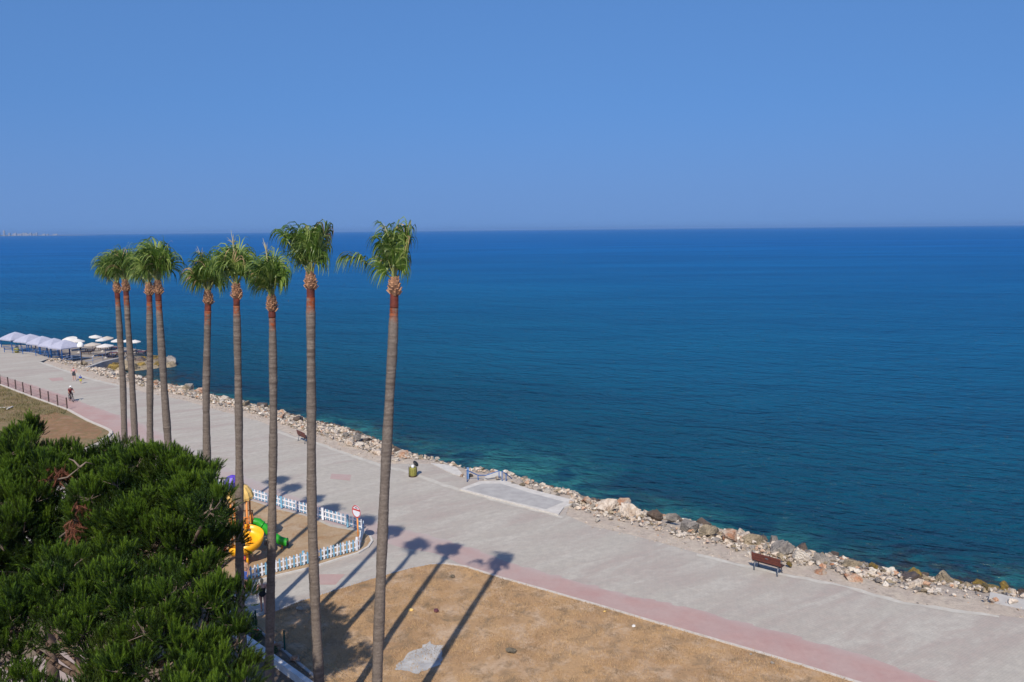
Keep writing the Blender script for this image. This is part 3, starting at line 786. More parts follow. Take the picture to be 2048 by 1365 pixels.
def palm(idx, Y, px, label, fr, dia, spear=0.9, collar=0.45):
    dia *= 0.74; spear *= 0.86
    pts = [AT(x, y, Y) for x, y in px]
    a, b = pts[-2], pts[-1]
    k = (b.z - 0.0) / max(0.5, (a.z - b.z))
    base = b + (b - a) * min(k, 3) * 0.35
    base = Vector((base.x, Y, 0.0))
    pts.append(base)
    root = empty('palm_tree', base)
    tag(root, label, 'palm tree', 'row of tall fan palms')
    # smooth the line of the trunk
    zt = pts[0].z
    zs = np.array([p.z for p in pts])[::-1]; xs = np.array([p.x for p in pts])[::-1]
    zz = np.arange(0, zt + 1e-6, 0.045)
    xx = np.interp(zz, zs, xs)
    ker = np.ones(31) / 31
    xx = np.convolve(np.pad(xx, 15, mode='edge'), ker, 'valid')
    rn = random.Random(idx * 13 + 1)
    def sect(name, z0, z1, rf, m, n=18):
        sel = [i for i in range(len(zz)) if z0 - 0.05 <= zz[i] <= z1 + 0.05]
        P = [Vector((xx[i] - base.x, 0.0, zz[i])) for i in sel]
        rad = [rf(zz[i]) for i in sel]
        mb = MB(); mb.tube(P, rad, n, 0, True)
        V = []
        for j, v in enumerate(mb.v):
            i = j // n if j < len(P) * n else 0
            c = P[min(i, len(P) - 1)]
            v = Vector(v)
            nz = noise.noise(Vector((v.x * 4, v.y * 4 + idx * 7, v.z * 3.0)))
            V.append(c + (v - c) * (1 + 0.05 * nz) if j < len(P) * n else v)
        mb.v = [tuple(v) for v in V]
        return mb.build(name, m, root)
    ztop = zt
    z_c = ztop - collar; z_r = z_c - rn.uniform(.24, .40); z_o = z_r - rn.uniform(.32, .50)
    def rt(z):
        u = z / ztop
        r_ = dia / 2 * (1.22 - 0.30 * u + 0.35 * math.exp(-z / 0.6))
        ph = (z / 0.115 + 0.8 * math.sin(z * 0.9 + idx))
        ring = 0.008 * (1 - abs((ph % 1.0) * 2 - 1)) + 0.009 * math.sin(z * 2.1 + idx * 2) + 0.008 * noise.noise(Vector((idx, 0, z * 5)))
        return r_ + ring
    to = sect('trunk', 0, z_r, lambda z: rt(z) - (0.010 if z > z_o else 0), M['trunk'])
    zv = np.array([v.co.z for v in to.data.vertices]); av = np.array([math.atan2(v.co.y, v.co.x - (np.interp(v.co.z, zz, xx) - base.x)) for v in to.data.vertices])
    jag = np.array([0.16 * noise.noise(Vector((math.cos(a) * 1.6 + idx * 5, math.sin(a) * 1.6, z * 2.2))) for a, z in zip(av, zv)])
    ru = np.clip((zv + jag - (z_o - 0.10)) / 0.22, 0, 1)
    ra = to.data.attributes.new('rust', 'FLOAT', 'POINT'); ra.data.foreach_set('value', ru.astype(np.float32))
    sect('peeled_band', z_r, z_c, lambda z: dia / 2 * (0.88 + 0.06 * noise.noise(Vector((idx * 3, 1, z * 7)))), M['peeled'])
    # collar of cut leaf bases
    mb = MB()
    cx0 = np.interp((z_c + ztop) / 2, zz, xx) - base.x
    mb.tube([(cx0, 0, z_c - 0.03), (cx0, 0, z_c + 0.15), (cx0, 0, ztop)], [dia * 1.14 * 0.40, dia * 1.14 * 0.44, dia * 1.14 * 0.22], 12, 0)
    for j in range(46):
        u = j / 46
        z = z_c + 0.0 + u * collar * 0.95 + rn.uniform(-.02, .02)
        an = j * 2.399 + rn.uniform(-.2, .2)
        r0 = dia * 1.14 * (0.40 + 0.05 * math.sin(u * 3.1)) * (1 - 0.42 * u)
        o_ = Vector((math.cos(an), math.sin(an), 0))
        p0 = Vector((cx0, 0, z - 0.05)) + o_ * r0 * 0.85
        p1 = Vector((cx0, 0, z + 0.07 + 0.06 * u)) + o_ * (r0 + 0.055 * (1 - u) + rn.uniform(0, .05))
        s = Vector((-o_.y, o_.x, 0)) * (0.050 * rn.uniform(.7, 1.2))
        t_ = (o_ * 0.7 + Vector((0, 0, -.6))).normalized() * 0.028
        mb.add([p0 + s, p0 - s, p1 - s * 0.7, p1 + s * 0.7, p0 + s + t_, p0 - s + t_, p1 - s * 0.7 + t_, p1 + s * 0.7 + t_], [(0, 1, 2, 3), (7, 6, 5, 4), (3, 2, 6, 7), (0, 3, 7, 4), (1, 5, 6, 2), (0, 4, 5, 1)])
    mb.build('leaf_base_collar', M['boot'], root)
    top = Vector((np.interp(ztop, zz, xx) - base.x, 0, ztop - 0.06))
    for j, (tilt, azd, lp, lb, tw, dr) in enumerate(fr + mop(idx + 50, 5, 44, (0.5, 0.75), (0.85, 1.0))):
        mb = MB()
        off_ = Vector((rn.uniform(-.06, .06), rn.uniform(-.06, .06), 0))
        frond(mb, top + off_, R(tilt), R(azd), lp, lb, idx * 100 + j, R(tw), dr, pale=(j % 3 == 0), dry=(.45 if (idx == 7 and j == 4) else .18 if rn.random() < .2 else 0))
        mb.build('frond', [M['palm_leaf'], M['petiole'], M['palm_leaf_pale'], M['hastula'], M['palm_dry']], root)
    if spear:
        mb = MB()
        sx = rn.uniform(-0.08, 0.02)
        mb.tube([top, top + Vector((sx, 0, spear)), top + Vector((sx * 2.2 - .03, 0, spear * 1.9)), top + Vector((sx * 3.2 - 0.08, .02, spear * 2.35))], [0.028, 0.026, 0.016, 0.003], 6, 0)
        for q in range(7):
            s_ = top + Vector((sx * 2.2, 0, spear * 1.75))
            e_ = s_ + Vector((rn.uniform(-.22, .12), rn.uniform(-.1, .1), rn.uniform(.12, .4)))
            mb.tube([s_, s_.lerp(e_, .5) + Vector((0, 0, .03)), e_], [0.010, 0.007, 0.002], 4, 0)
        mb.build('spear_leaf', M['spear'], root)
    return root

def mop(seed, n, tmax=38, lp=(0.85, 1.2), lb=(0.95, 1.15), bias=0):
    tmax *= 0.60
    rn = random.Random(seed); L = []
    for j in range(n):
        u = (j + 0.5) / n
        L.append((4 + tmax * u ** 0.8, j * 137.5 + rn.uniform(-15, 15) + bias, rn.uniform(*lp) * (1.0 - 0.42 * u), rn.uniform(*lb), rn.uniform(-50, 50), rn.uniform(0.8, 1.3)))
    return L
PALMS = [
    (39.3, [(233, 566), (234, 580), (238, 640), (243, 720), (246, 760), (249, 880)], 'leftmost fan palm, its mop crown leaning left of its neighbour', mop(11, 13, 40), 0.37, 0.55),
    (37.3, [(250, 562), (252, 580), (256, 650), (263, 740), (265, 780), (270, 880)], 'second fan palm from the left with a bare curved trunk', mop(12, 12, 38), 0.36, 0.5),
    (34.9, [(298, 568), (299, 600), (300, 700), (300, 800), (300, 890)], 'third fan palm from the left with a straight trunk and tall spear', mop(13, 11, 36), 0.36, 0.95),
    (32.7, [(315, 563), (317, 600), (322, 680), (330, 800), (337, 895)], 'fourth fan palm from the left, trunk bowing to the right downwards', mop(14, 14, 38, (0.9, 1.25), (1.0, 1.2)), 0.38, 0.45),
    (31.0, [(417, 583), (416, 610), (414, 700), (412, 800), (414, 920)], 'fifth fan palm from the left with a round full mop crown', mop(15, 15, 46, (0.75, 1.1), (0.95, 1.1)), 0.37, 0.9),
    (28.8, [(473, 570), (473, 600), (475, 700), (478, 850), (479, 1000), (479, 1140)], 'sixth fan palm from the left, standing beside the playground tower', mop(16, 10, 40, (0.9, 1.25), (0.9, 1.05)), 0.36, 1.0),
    (27.0, [(543, 593), (544, 620), (546, 700), (547, 850), (545, 1000), (541, 1200), (538, 1365)], 'seventh fan palm from the left, shortest of the near three', mop(17, 12, 46, (0.7, 1.15), (0.9, 1.1)), 0.36, 1.0),
    (25.4, [(622, 548), (621, 580), (622, 700), (623, 850), (623, 1000), (630, 1200), (638, 1365)], 'second tallest near fan palm with wide flat-topped crown, second from right',
     [(3, 60, 1.1, .95, 10, 1.3), (17, 178, 1.25, .85, 30, 1.5), (23, 185, 1.3, .8, -20, 1.6), (15, 5, 1.2, .85, 20, 1.3), (20, -8, 1.35, .8, -30, 1.2), (12, 250, 1.05, 1.0, 0, 1.3), (14, 300, .9, 1.0, 40, 1.2), (10, 120, .95, 1.0, -40, 1.3), (18, 210, .85, 1.0, 15, 1.3), (20, 330, .8, 1.0, -15, 1.2), (24, 90, .9, .9, 0, 1.2)], 0.39, 0.8),
    (24.0, [(790, 558), (789, 590), (786, 680), (776, 850), (768, 1000), (760, 1200), (754, 1365)], 'rightmost and nearest fan palm with one frond arching out left',
     [(48, 182, 1.15, 1.0, 15, 1.5), (10, 160, 1.25, 1.05, 20, 1.5), (5, 90, 1.2, 1.0, -30, 1.5), (16, 8, 1.3, 1.0, 30, 1.4), (20, -15, 1.15, 1.1, -10, 1.4), (12, 260, .95, 1.05, 0, 1.4), (14, 310, .8, 1.1, 40, 1.3), (14, 200, 0.9, 1.0, -30, 1.4), (22, 20, .9, .95, 10, 1.3)], 0.40, 0.85),
]
for i, (Y, px, lab, fr, dia, sp) in enumerate(PALMS):
    palm(i, Y, px, lab, fr, dia, sp)

# ================================================================== PINES
def shoot_mesh(n_needles, ln, nl, nw, seed):
    """needle triangles of one upright shoot along +Z"""
    r_ = np.random.default_rng(seed)
    V = []
    for k in range(n_needles):
        t = (k + r_.uniform(0, 1)) / n_needles
        z = ln * (0.05 + 0.95 * t)
        az = k * 2.399 + r_.uniform(-.3, .3)
        el = np.radians(r_.uniform(16, 46) * (1.1 - 0.6 * t))   # away from the axis
        d = np.array([np.sin(el) * np.cos(az), np.sin(el) * np.sin(az), np.cos(el)])
        L = nl * r_.uniform(0.75, 1.15) * (1.0 - 0.25 * t)
        s = np.array([-np.sin(az), np.cos(az), 0]) * nw * 0.5
        p = np.array([0, 0, z])
        V += [p + s, p - s, p + d * L]
    return np.array(V)
SHOOTS = [shoot_mesh(52, 0.27, 0.135, 0.010, s) for s in range(6)]
COARSE = [shoot_mesh(15, 0.34, 0.17, 0.030, 40 + s) for s in range(3)]
def frames(D, rnd):
    D = D / np.linalg.norm(D, axis=1, keepdims=True)
    h = rnd.normal(size=D.shape)
    X = np.cross(h, D); X /= np.linalg.norm(X, axis=1, keepdims=True)
    Y_ = np.cross(D, X)
    return X, Y_, D
def pine(name, label, base, lobes, per, seed, branches=True, dead=(), bare=(), size=1.0):
    rnd = np.random.default_rng(seed)
    base = Vector(base)
    root = empty(name, base)
    tag(root, label, 'pine tree')
    B = np.array(base)
    top = max(l[0].z + l[1].z for l in lobes)
    cxy = np.mean([(l[0].x, l[0].y) for l in lobes], axis=0)
    mb = MB()
    h = top * 0.72
    tp = [(0, 0, -0.1), ((cxy[0] - B[0]) * .15, (cxy[1] - B[1]) * .15, h * .3), ((cxy[0] - B[0]) * .5, (cxy[1] - B[1]) * .5, h * .65), (cxy[0] - B[0], cxy[1] - B[1], h)]
    mb.tube(tp, [0.24, 0.20, 0.15, 0.05], 10, 0)
    mb.build('trunk', M['pine_bark'], root)
    tpv = [Vector(p) for p in tp]
    bm_ = MB(); tw = MB()
    pos = []; dirs = []; young_lit = []; old = []
    for (c, r_) in lobes:
        cv = np.array(c); rv = np.array(r_)
        if branches:
            z0 = max(h * .2, min(h * .95, c.z - 1.2 - r_.z * .5))
            st = lerp_path(tpv[::-1], z0)
            en = Vector(c) - base
            bm_ = MB(); bm_.tube([st, st.lerp(en, .5) + Vector((0, 0, -.15)), en], [0.09, 0.06, 0.025], 6, 0)
            bm_.build('branch', M['pine_bark'], root)
        # pads of foliage on the branch ends: lit from above, dark between and beneath
        rmean = float((rv[0] * rv[1] * rv[2]) ** (1 / 3))
        npad = max(4, int(8.0 * rmean ** 0.9))
        pads = []
        for a_ in range(npad):
            uu = rnd.normal(size=3); uu /= np.linalg.norm(uu)
            if uu[2] < -0.5: uu[2] *= -0.7
            pr = np.array([1.0, 1.0, 0.92]) * rmean * rnd.uniform(.26, .50)
            pads.append((cv + uu * rv * rnd.uniform(.60, 1.02), np.maximum(pr, .17), 1, uu))
        pads.append((cv - np.array([0, 0, .1]), rv * .72, 0, np.array([0, 0, 1.0])))
        for (pc, pr, outer, pu) in pads:
            ns = max(4, int((12.5 if outer else 16.0) * (pr[0] / .42) ** 1.75 * per / 520))
            u = rnd.normal(size=(ns, 3)); u /= np.linalg.norm(u, axis=1, keepdims=True)
            if outer: u[:, 2] = np.where(u[:, 2] < -.35, -u[:, 2], u[:, 2])
            rad = rnd.uniform(.75, 1.05, ns)
            sp = pc + u * pr * rad[:, None]
            if outer:
                a_ = Vector(cv) - base; b_ = Vector(pc) - base
                tw.tube([a_, a_.lerp(b_, .5) + Vector((0, 0, -.08)), b_], [0.032, 0.022, 0.012], 5, 0, True, False)
            for i in range(ns):
                out = u[i] * np.array([1, 1, .6]) + pu * .35 + np.array([0, 0, 0.5])
                out /= np.linalg.norm(out)
                q = sp[i]
                if i % 3 == 0:
                    a_ = Vector(pc) - base; b_ = Vector(q) - base
                    tw.tube([a_, b_], [0.012, 0.007], 4, 0, True, False)
                k = (8 + rnd.integers(0, 5)) if outer else 6
                hub = q - out * 0.20
                lit = rnd.random()
                for j in range(k):
                    dv = out * 0.8 + rnd.normal(size=3) * 0.36; dv[2] = dv[2] + (1.0 if u[i][2] > .3 else .35)
                    dv /= np.linalg.norm(dv)
                    pos.append(hub + dv * rnd.uniform(0.08, 0.26) + rnd.normal(size=3) * 0.03); dirs.append(dv); old.append(not outer)
                    young_lit.append(bool(outer) and rnd.random() < (0.05 + 0.85 * max(0, u[i][2] - .1) * (0.35 + 0.9 * max(0, pu[2] + .2))) * (0.35 + lit))  # upward sprays get the brighter needles: painted sunlit tops along with young tips
    pos = np.array(pos); dirs = np.array(dirs); young_lit = np.array(young_lit)
    # candles stand a little longer than the old shoots
    X, Y_, Z = frames(dirs, rnd)
    old = np.array(old); ALL = SHOOTS + COARSE
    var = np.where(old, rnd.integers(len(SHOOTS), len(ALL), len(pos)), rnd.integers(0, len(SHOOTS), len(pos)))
    sc = rnd.uniform(0.75, 1.2, len(pos)) * np.where(young_lit, 1.12, 1.0) * size
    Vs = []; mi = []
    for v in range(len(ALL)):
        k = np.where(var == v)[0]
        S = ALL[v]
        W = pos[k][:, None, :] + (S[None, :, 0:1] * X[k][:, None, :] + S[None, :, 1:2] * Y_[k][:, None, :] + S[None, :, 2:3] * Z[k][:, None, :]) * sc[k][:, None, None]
        Vs.append(W.reshape(-1, 3)); mi.append(np.repeat(young_lit[k].astype(int), len(S) // 3))
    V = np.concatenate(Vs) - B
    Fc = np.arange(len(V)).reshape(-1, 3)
    np_mesh('crown', V, Fc, [M['needle'], M['needle_young_lit']], root, False, np.concatenate(mi))
    tw.build('twigs', M['twig'], root, 'stuff')
    for tri in bare:
        mb = MB(); mb.tube([AT(*t) - base for t in tri], [0.035, 0.026, 0.012], 6); mb.build('bare_branch', M['twig'], root)
    for (c, r0) in dead:
        n = 26
        P = rnd.normal(size=(n, 3)) * r0 + np.array(c)
        Dv = rnd.normal(size=(n, 3)) * .5 + np.array([.2, -.2, -.8])
        X, Y_, Z = frames(Dv, rnd)
        S = SHOOTS[0] * 1.2
        W = P[:, None, :] + S[None, :, 0:1] * X[:, None, :] + S[None, :, 1:2] * Y_[:, None, :] + S[None, :, 2:3] * Z[:, None, :]
        V = W.reshape(-1, 3) - B
        o = np_mesh('dead_spray', V, np.arange(len(V)).reshape(-1, 3), M['needle_dead'], root)
        o['label'] = 'hanging spray of dead brown needles'
    print(name, len(pos), 'shoots')
    return root
def lobe(px, py, Y, rx, ry, rz): return (AT(px, py, Y), Vector((rx, ry, rz)) * 1.12)
PER = 482
# back left pine
pine('pine_tree', 'bushy green pine at the left edge below the railing', (-16.5, 26.5, 0), [
    lobe(20, 905, 27.5, 1.0, 1.1, .65), lobe(95, 930, 27.0, 1.1, 1.2, .65), lobe(155, 945, 27.0, .9, 1.1, .65), lobe(205, 920, 27.5, .6, .8, .55), lobe(40, 885, 28.0, .4, .5, .40),
    lobe(0, 960, 26, 1.4, 1.3, 1.0), lobe(105, 985, 25.5, 1.3, 1.3, 1.0), lobe(195, 985, 26, 1.1, 1.2, .9), lobe(40, 1060, 24.5, 1.6, 1.4, 1.1), lobe(140, 1090, 24.5, 1.3, 1.4, 1.0), lobe(68, 868, 28.2, .22, .3, .40), lobe(20, 1135, 24, 1.5, 1.3, .9), lobe(125, 1165, 23.5, 1.4, 1.3, .8), lobe(-60, 1150, 24, 1.5, 1.3, 1.0), lobe(190, 1130, 23.8, 1.1, 1.1, .8), lobe(5, 1010, 25.4, 1.2, 1.2, .9), lobe(60, 1020, 25, 1.1, 1.1, .8)],
    PER * .72, 21, dead=[(AT(158, 1018, 23.4), .20), (AT(150, 1050, 23.0), .13), (AT(118, 945, 24.9), .12)], bare=[((100, 962, 24.8), (135, 955, 24.6), (160, 935, 24.8)), ((160, 935, 24.8), (148, 922, 24.9), (138, 918, 25.0)), ((160, 935, 24.8), (172, 925, 25.0), (190, 930, 25.2)), ((120, 1075, 23.4), (150, 1050, 23.2), (140, 1010, 23.5))])
# middle pine beside the palms
pine('pine_tree', 'large dense pine in front of the playground, its top touching the middle palms', (-9.9, 24.0, 0), [
    lobe(262, 950, 25.5, .85, 1.0, .75), lobe(325, 945, 25, 1.0, 1.1, .70), lobe(362, 964, 24.5, .80, 1.1, .72), lobe(390, 1012, 23.5, .74, 1.0, .8), lobe(414, 1060, 23, .50, .9, .75),
    lobe(270, 1020, 24, 1.1, 1.2, .9), lobe(350, 1030, 23.5, 1.2, 1.2, .95), lobe(215, 1050, 24, 1.1, 1.2, .9), lobe(300, 1100, 23, 1.3, 1.2, 1.0), lobe(395, 1090, 22.5, .95, 1.1, .85), lobe(425, 1112, 22, .40, .7, .5), lobe(370, 1150, 22, .9, 1.1, .8),
    lobe(235, 1150, 23, 1.2, 1.2, .9), lobe(420, 1020, 20.8, .6, .7, .55)],
    PER, 22)
# front pine
pine('pine_tree', 'nearest pine filling the lower left corner above a glimpse of garden path', (-10.6, 18.2, 0), [
    lobe(265, 1155, 19.5, .62, .8, .55), lobe(350, 1185, 19, .8, .9, .55), lobe(450, 1215, 19, .50, .7, .5), lobe(480, 1190, 19.5, .28, .4, .34), lobe(190, 1215, 19, .8, .9, .6), lobe(110, 1175, 19.5, .7, .9, .6), lobe(300, 1255, 18, 1.0, 1.0, .7), lobe(400, 1270, 18, .85, 1.0, .65), lobe(470, 1290, 18, .40, .7, .5),
    lobe(220, 1310, 17.5, .7, .9, .6), lobe(330, 1340, 17, 1.0, 1.0, .7), lobe(440, 1350, 17, .7, .9, .6), lobe(120, 1262, 18, .5, .8, .40), lobe(30, 1230, 19, .8, .9, .6), lobe(0, 1330, 17.5, .45, .8, .6), lobe(180, 1400, 16.5, 1.0, 1.0, .6), lobe(400, 1420, 16, 1.2, 1.0, .7), lobe(40, 1440, 16, .9, .9, .5), lobe(-60, 1270, 18.5, 1.0, 1.0, .8), lobe(170, 1265, 18, .5, .7, .4), lobe(60, 1205, 19, .7, .8, .5), lobe(15, 1258, 18.5, .75, .8, .5), lobe(135, 1228, 18.8, .8, .8, .5), lobe(25, 1385, 17, .6, .7, .4), lobe(250, 1200, 18.8, .7, .8, .5)],
    PER * 1.15, 23, size=.84)

# dark shrub and flowers at the end of the garden wall
def shrub(label, loc, r_, h, n, m, seed, flowers=0):
    rnd = np.random.default_rng(seed)
    root = empty('garden_shrub', loc); tag(root, label, 'shrub')
    mb = MB()
    for k in range(5):
        a = k * 1.3
        mb.tube([(0, 0, 0), (math.cos(a) * r_ * .3, math.sin(a) * r_ * .3, h * .5), (math.cos(a) * r_ * .6, math.sin(a) * r_ * .6, h * .85)], [.02, .014, .006], 5)
    mb.build('stem', M['twig'], root)
    u = rnd.normal(size=(n, 3)); u /= np.linalg.norm(u, axis=1, keepdims=True); u *= rnd.uniform(.3, 1, (n, 1)) ** .5
    c = u * np.array([r_, r_, h / 2]) + np.array([0, 0, h / 2])
    d = rnd.normal(size=(n, 3)); d /= np.linalg.norm(d, axis=1, keepdims=True)
    e = np.cross(d, rnd.normal(size=(n, 3))); e /= np.linalg.norm(e, axis=1, keepdims=True)
    s = .05
    V = np.stack([c - d * s, c + e * s * .4, c + d * s, c - e * s * .4], 1).reshape(-1, 3)
    np_mesh('leaves', V, np.arange(len(V)).reshape(-1, 4), m, root)
    for k in range(flowers):
        q = c[rnd.integers(0, n)]
        MB().ell((q[0], q[1], q[2] + .04), (.045, .045, .03), 6, 4).build('flower', M['flower'], root)
p = G(497, 1268)
shrub('dark round shrub at the head of the white garden wall', (p.x, p.y, 0.05), .42, 1.0, 900, M['shrub'], 5)
p = G(513, 1282); shrub('small leafy plant with red flowers in the bed by the white wall', (p.x, p.y, 0.08), .28, .40, 320, M['shrub'], 6, 4)
p = G(545, 1312); shrub('sparse green plant in the flower bed left of the seventh palm', (p.x, p.y, 0.08), .24, .35, 200, M['shrub'], 7)

# dry grass ---------------------------------------------------------
def grass(name, poly, n, h, m, seed, w=0.02, edge=None):
    rnd = np.random.default_rng(seed)
    P = np.array([(p.x, p.y) for p in poly]); lo = P.min(0); hi = P.max(0)
    C = rnd.uniform(lo, hi, (n * 4, 2))
    ins = np.zeros(len(C), bool); j = len(P) - 1
    for i in range(len(P)):
        c = ((P[i, 1] > C[:, 1]) != (P[j, 1] > C[:, 1])) & (C[:, 0] < (P[j, 0] - P[i, 0]) * (C[:, 1] - P[i, 1]) / (P[j, 1] - P[i, 1] + 1e-12) + P[i, 0])
        ins ^= c; j = i
    C = C[ins]
    keep = np.array([noise.noise(Vector((c[0] * .55, c[1] * .55, seed))) + .45 * noise.noise(Vector((c[0] * 1.9, c[1] * 1.9, seed))) for c in C]) + rnd.uniform(-.35, .35, len(C)) > -0.12
    C = C[keep][:n]
    if edge is not None:
        E_ = np.array([(p.x, p.y) for p in smooth_poly(edge, .03)]); C = np.concatenate([C, E_ + rnd.normal(size=E_.shape) * np.array([.10, .10])])
    k = len(C)
    az = rnd.uniform(0, 6.283, k); hh = h * rnd.uniform(.4, 1.3, k)
    ln = rnd.normal(size=(k, 2)) * .05
    s = np.c_[np.cos(az), np.sin(az)] * w * .5
    z0 = np.full(k, .07)
    V = np.stack([np.c_[C + s, z0], np.c_[C - s, z0], np.c_[C + ln, z0 + hh]], 1).reshape(-1, 3)
    o = np_mesh(name, V, np.arange(len(V)).reshape(-1, 3), m)
    return o
vis = [p for p in field1]
tag(grass('dry_grass', vis, 90000, 0.10, M['straw'], 4, 0.022, [G(a, b + 3) for a, b in F1]), 'short straw-coloured dry grass', 'grass', kind='stuff')
tag(grass('green_grass', [G(-60, 760), G(0, 773), G(60, 797), G(135, 824), G(120, 838), G(40, 845), G(-60, 850)], 9000, 0.22, M['green_grass'], 9, 0.05), 'rough olive grass behind the railing', 'grass', kind='stuff')

# ================================================================== ROCKS
def rock_mesh(seed, npt=16, cuts=3):
    """angular boulder: hull of a few points, faces broken up and roughened"""
    rn = random.Random(seed)
    bm = bmesh.new()
    sc_ = Vector((rn.uniform(.9, 1.25), rn.uniform(.8, 1.1), rn.uniform(.65, .95)))
    for _ in range(npt):
        v = Vector((rn.gauss(0, 1), rn.gauss(0, 1), rn.gauss(0, 1))).normalized() * rn.uniform(.86, 1.08)
        bm.verts.new((v.x * sc_.x, v.y * sc_.y, v.z * sc_.z))
    r_ = bmesh.ops.convex_hull(bm, input=bm.verts)
    bmesh.ops.delete(bm, geom=[g for g in r_['geom_interior'] if isinstance(g, bmesh.types.BMVert)], context='VERTS')
    bmesh.ops.triangulate(bm, faces=bm.faces)
    bmesh.ops.subdivide_edges(bm, edges=bm.edges, cuts=cuts, use_grid_fill=True)
    for v in bm.verts:
        p = v.co
        v.co = p * (1 + 0.10 * noise.noise(p * 2.1 + Vector((seed, 0, 0))) + 0.07 * noise.noise(p * 5 + Vector((0, seed, 0))) + 0.035 * noise.noise(p * 11 + Vector((0, 0, seed))))
    me = bpy.data.meshes.new('rock')
    bm.to_mesh(me); bm.free()
    me.materials.append(ROCK['cream'])
    return me
RM = [rock_mesh(100 + k, 12 + k % 7, 3) for k in range(18)]
def rock(loc, size, kind, seed, label, group=None, sq=None):
    rn = random.Random(seed)
    o = bpy.data.objects.new('rock', RM[seed % len(RM)])
    col.objects.link(o)
    o.location = loc
    o.rotation_euler = (rn.uniform(-.4, .4), rn.uniform(-.4, .4), rn.uniform(0, 6.28))
    s = size * 0.5
    o.scale = (s * rn.uniform(.9, 1.15), s * rn.uniform(.9, 1.1), s * rn.uniform(.85, 1.1)) if sq is None else (s * sq[0], s * sq[1], s * sq[2])
    o.material_slots[0].link = 'OBJECT'
    o.material_slots[0].material = ROCK[kind]
    tag(o, label, 'rock', group)
    return o
WORD = {'cream': 'cream limestone', 'white': 'chalk white', 'grey': 'mottled grey', 'rust': 'rust tinted', 'brown': 'dark brown wet', 'ochre': 'ochre weed-covered', 'tan': 'tan'}
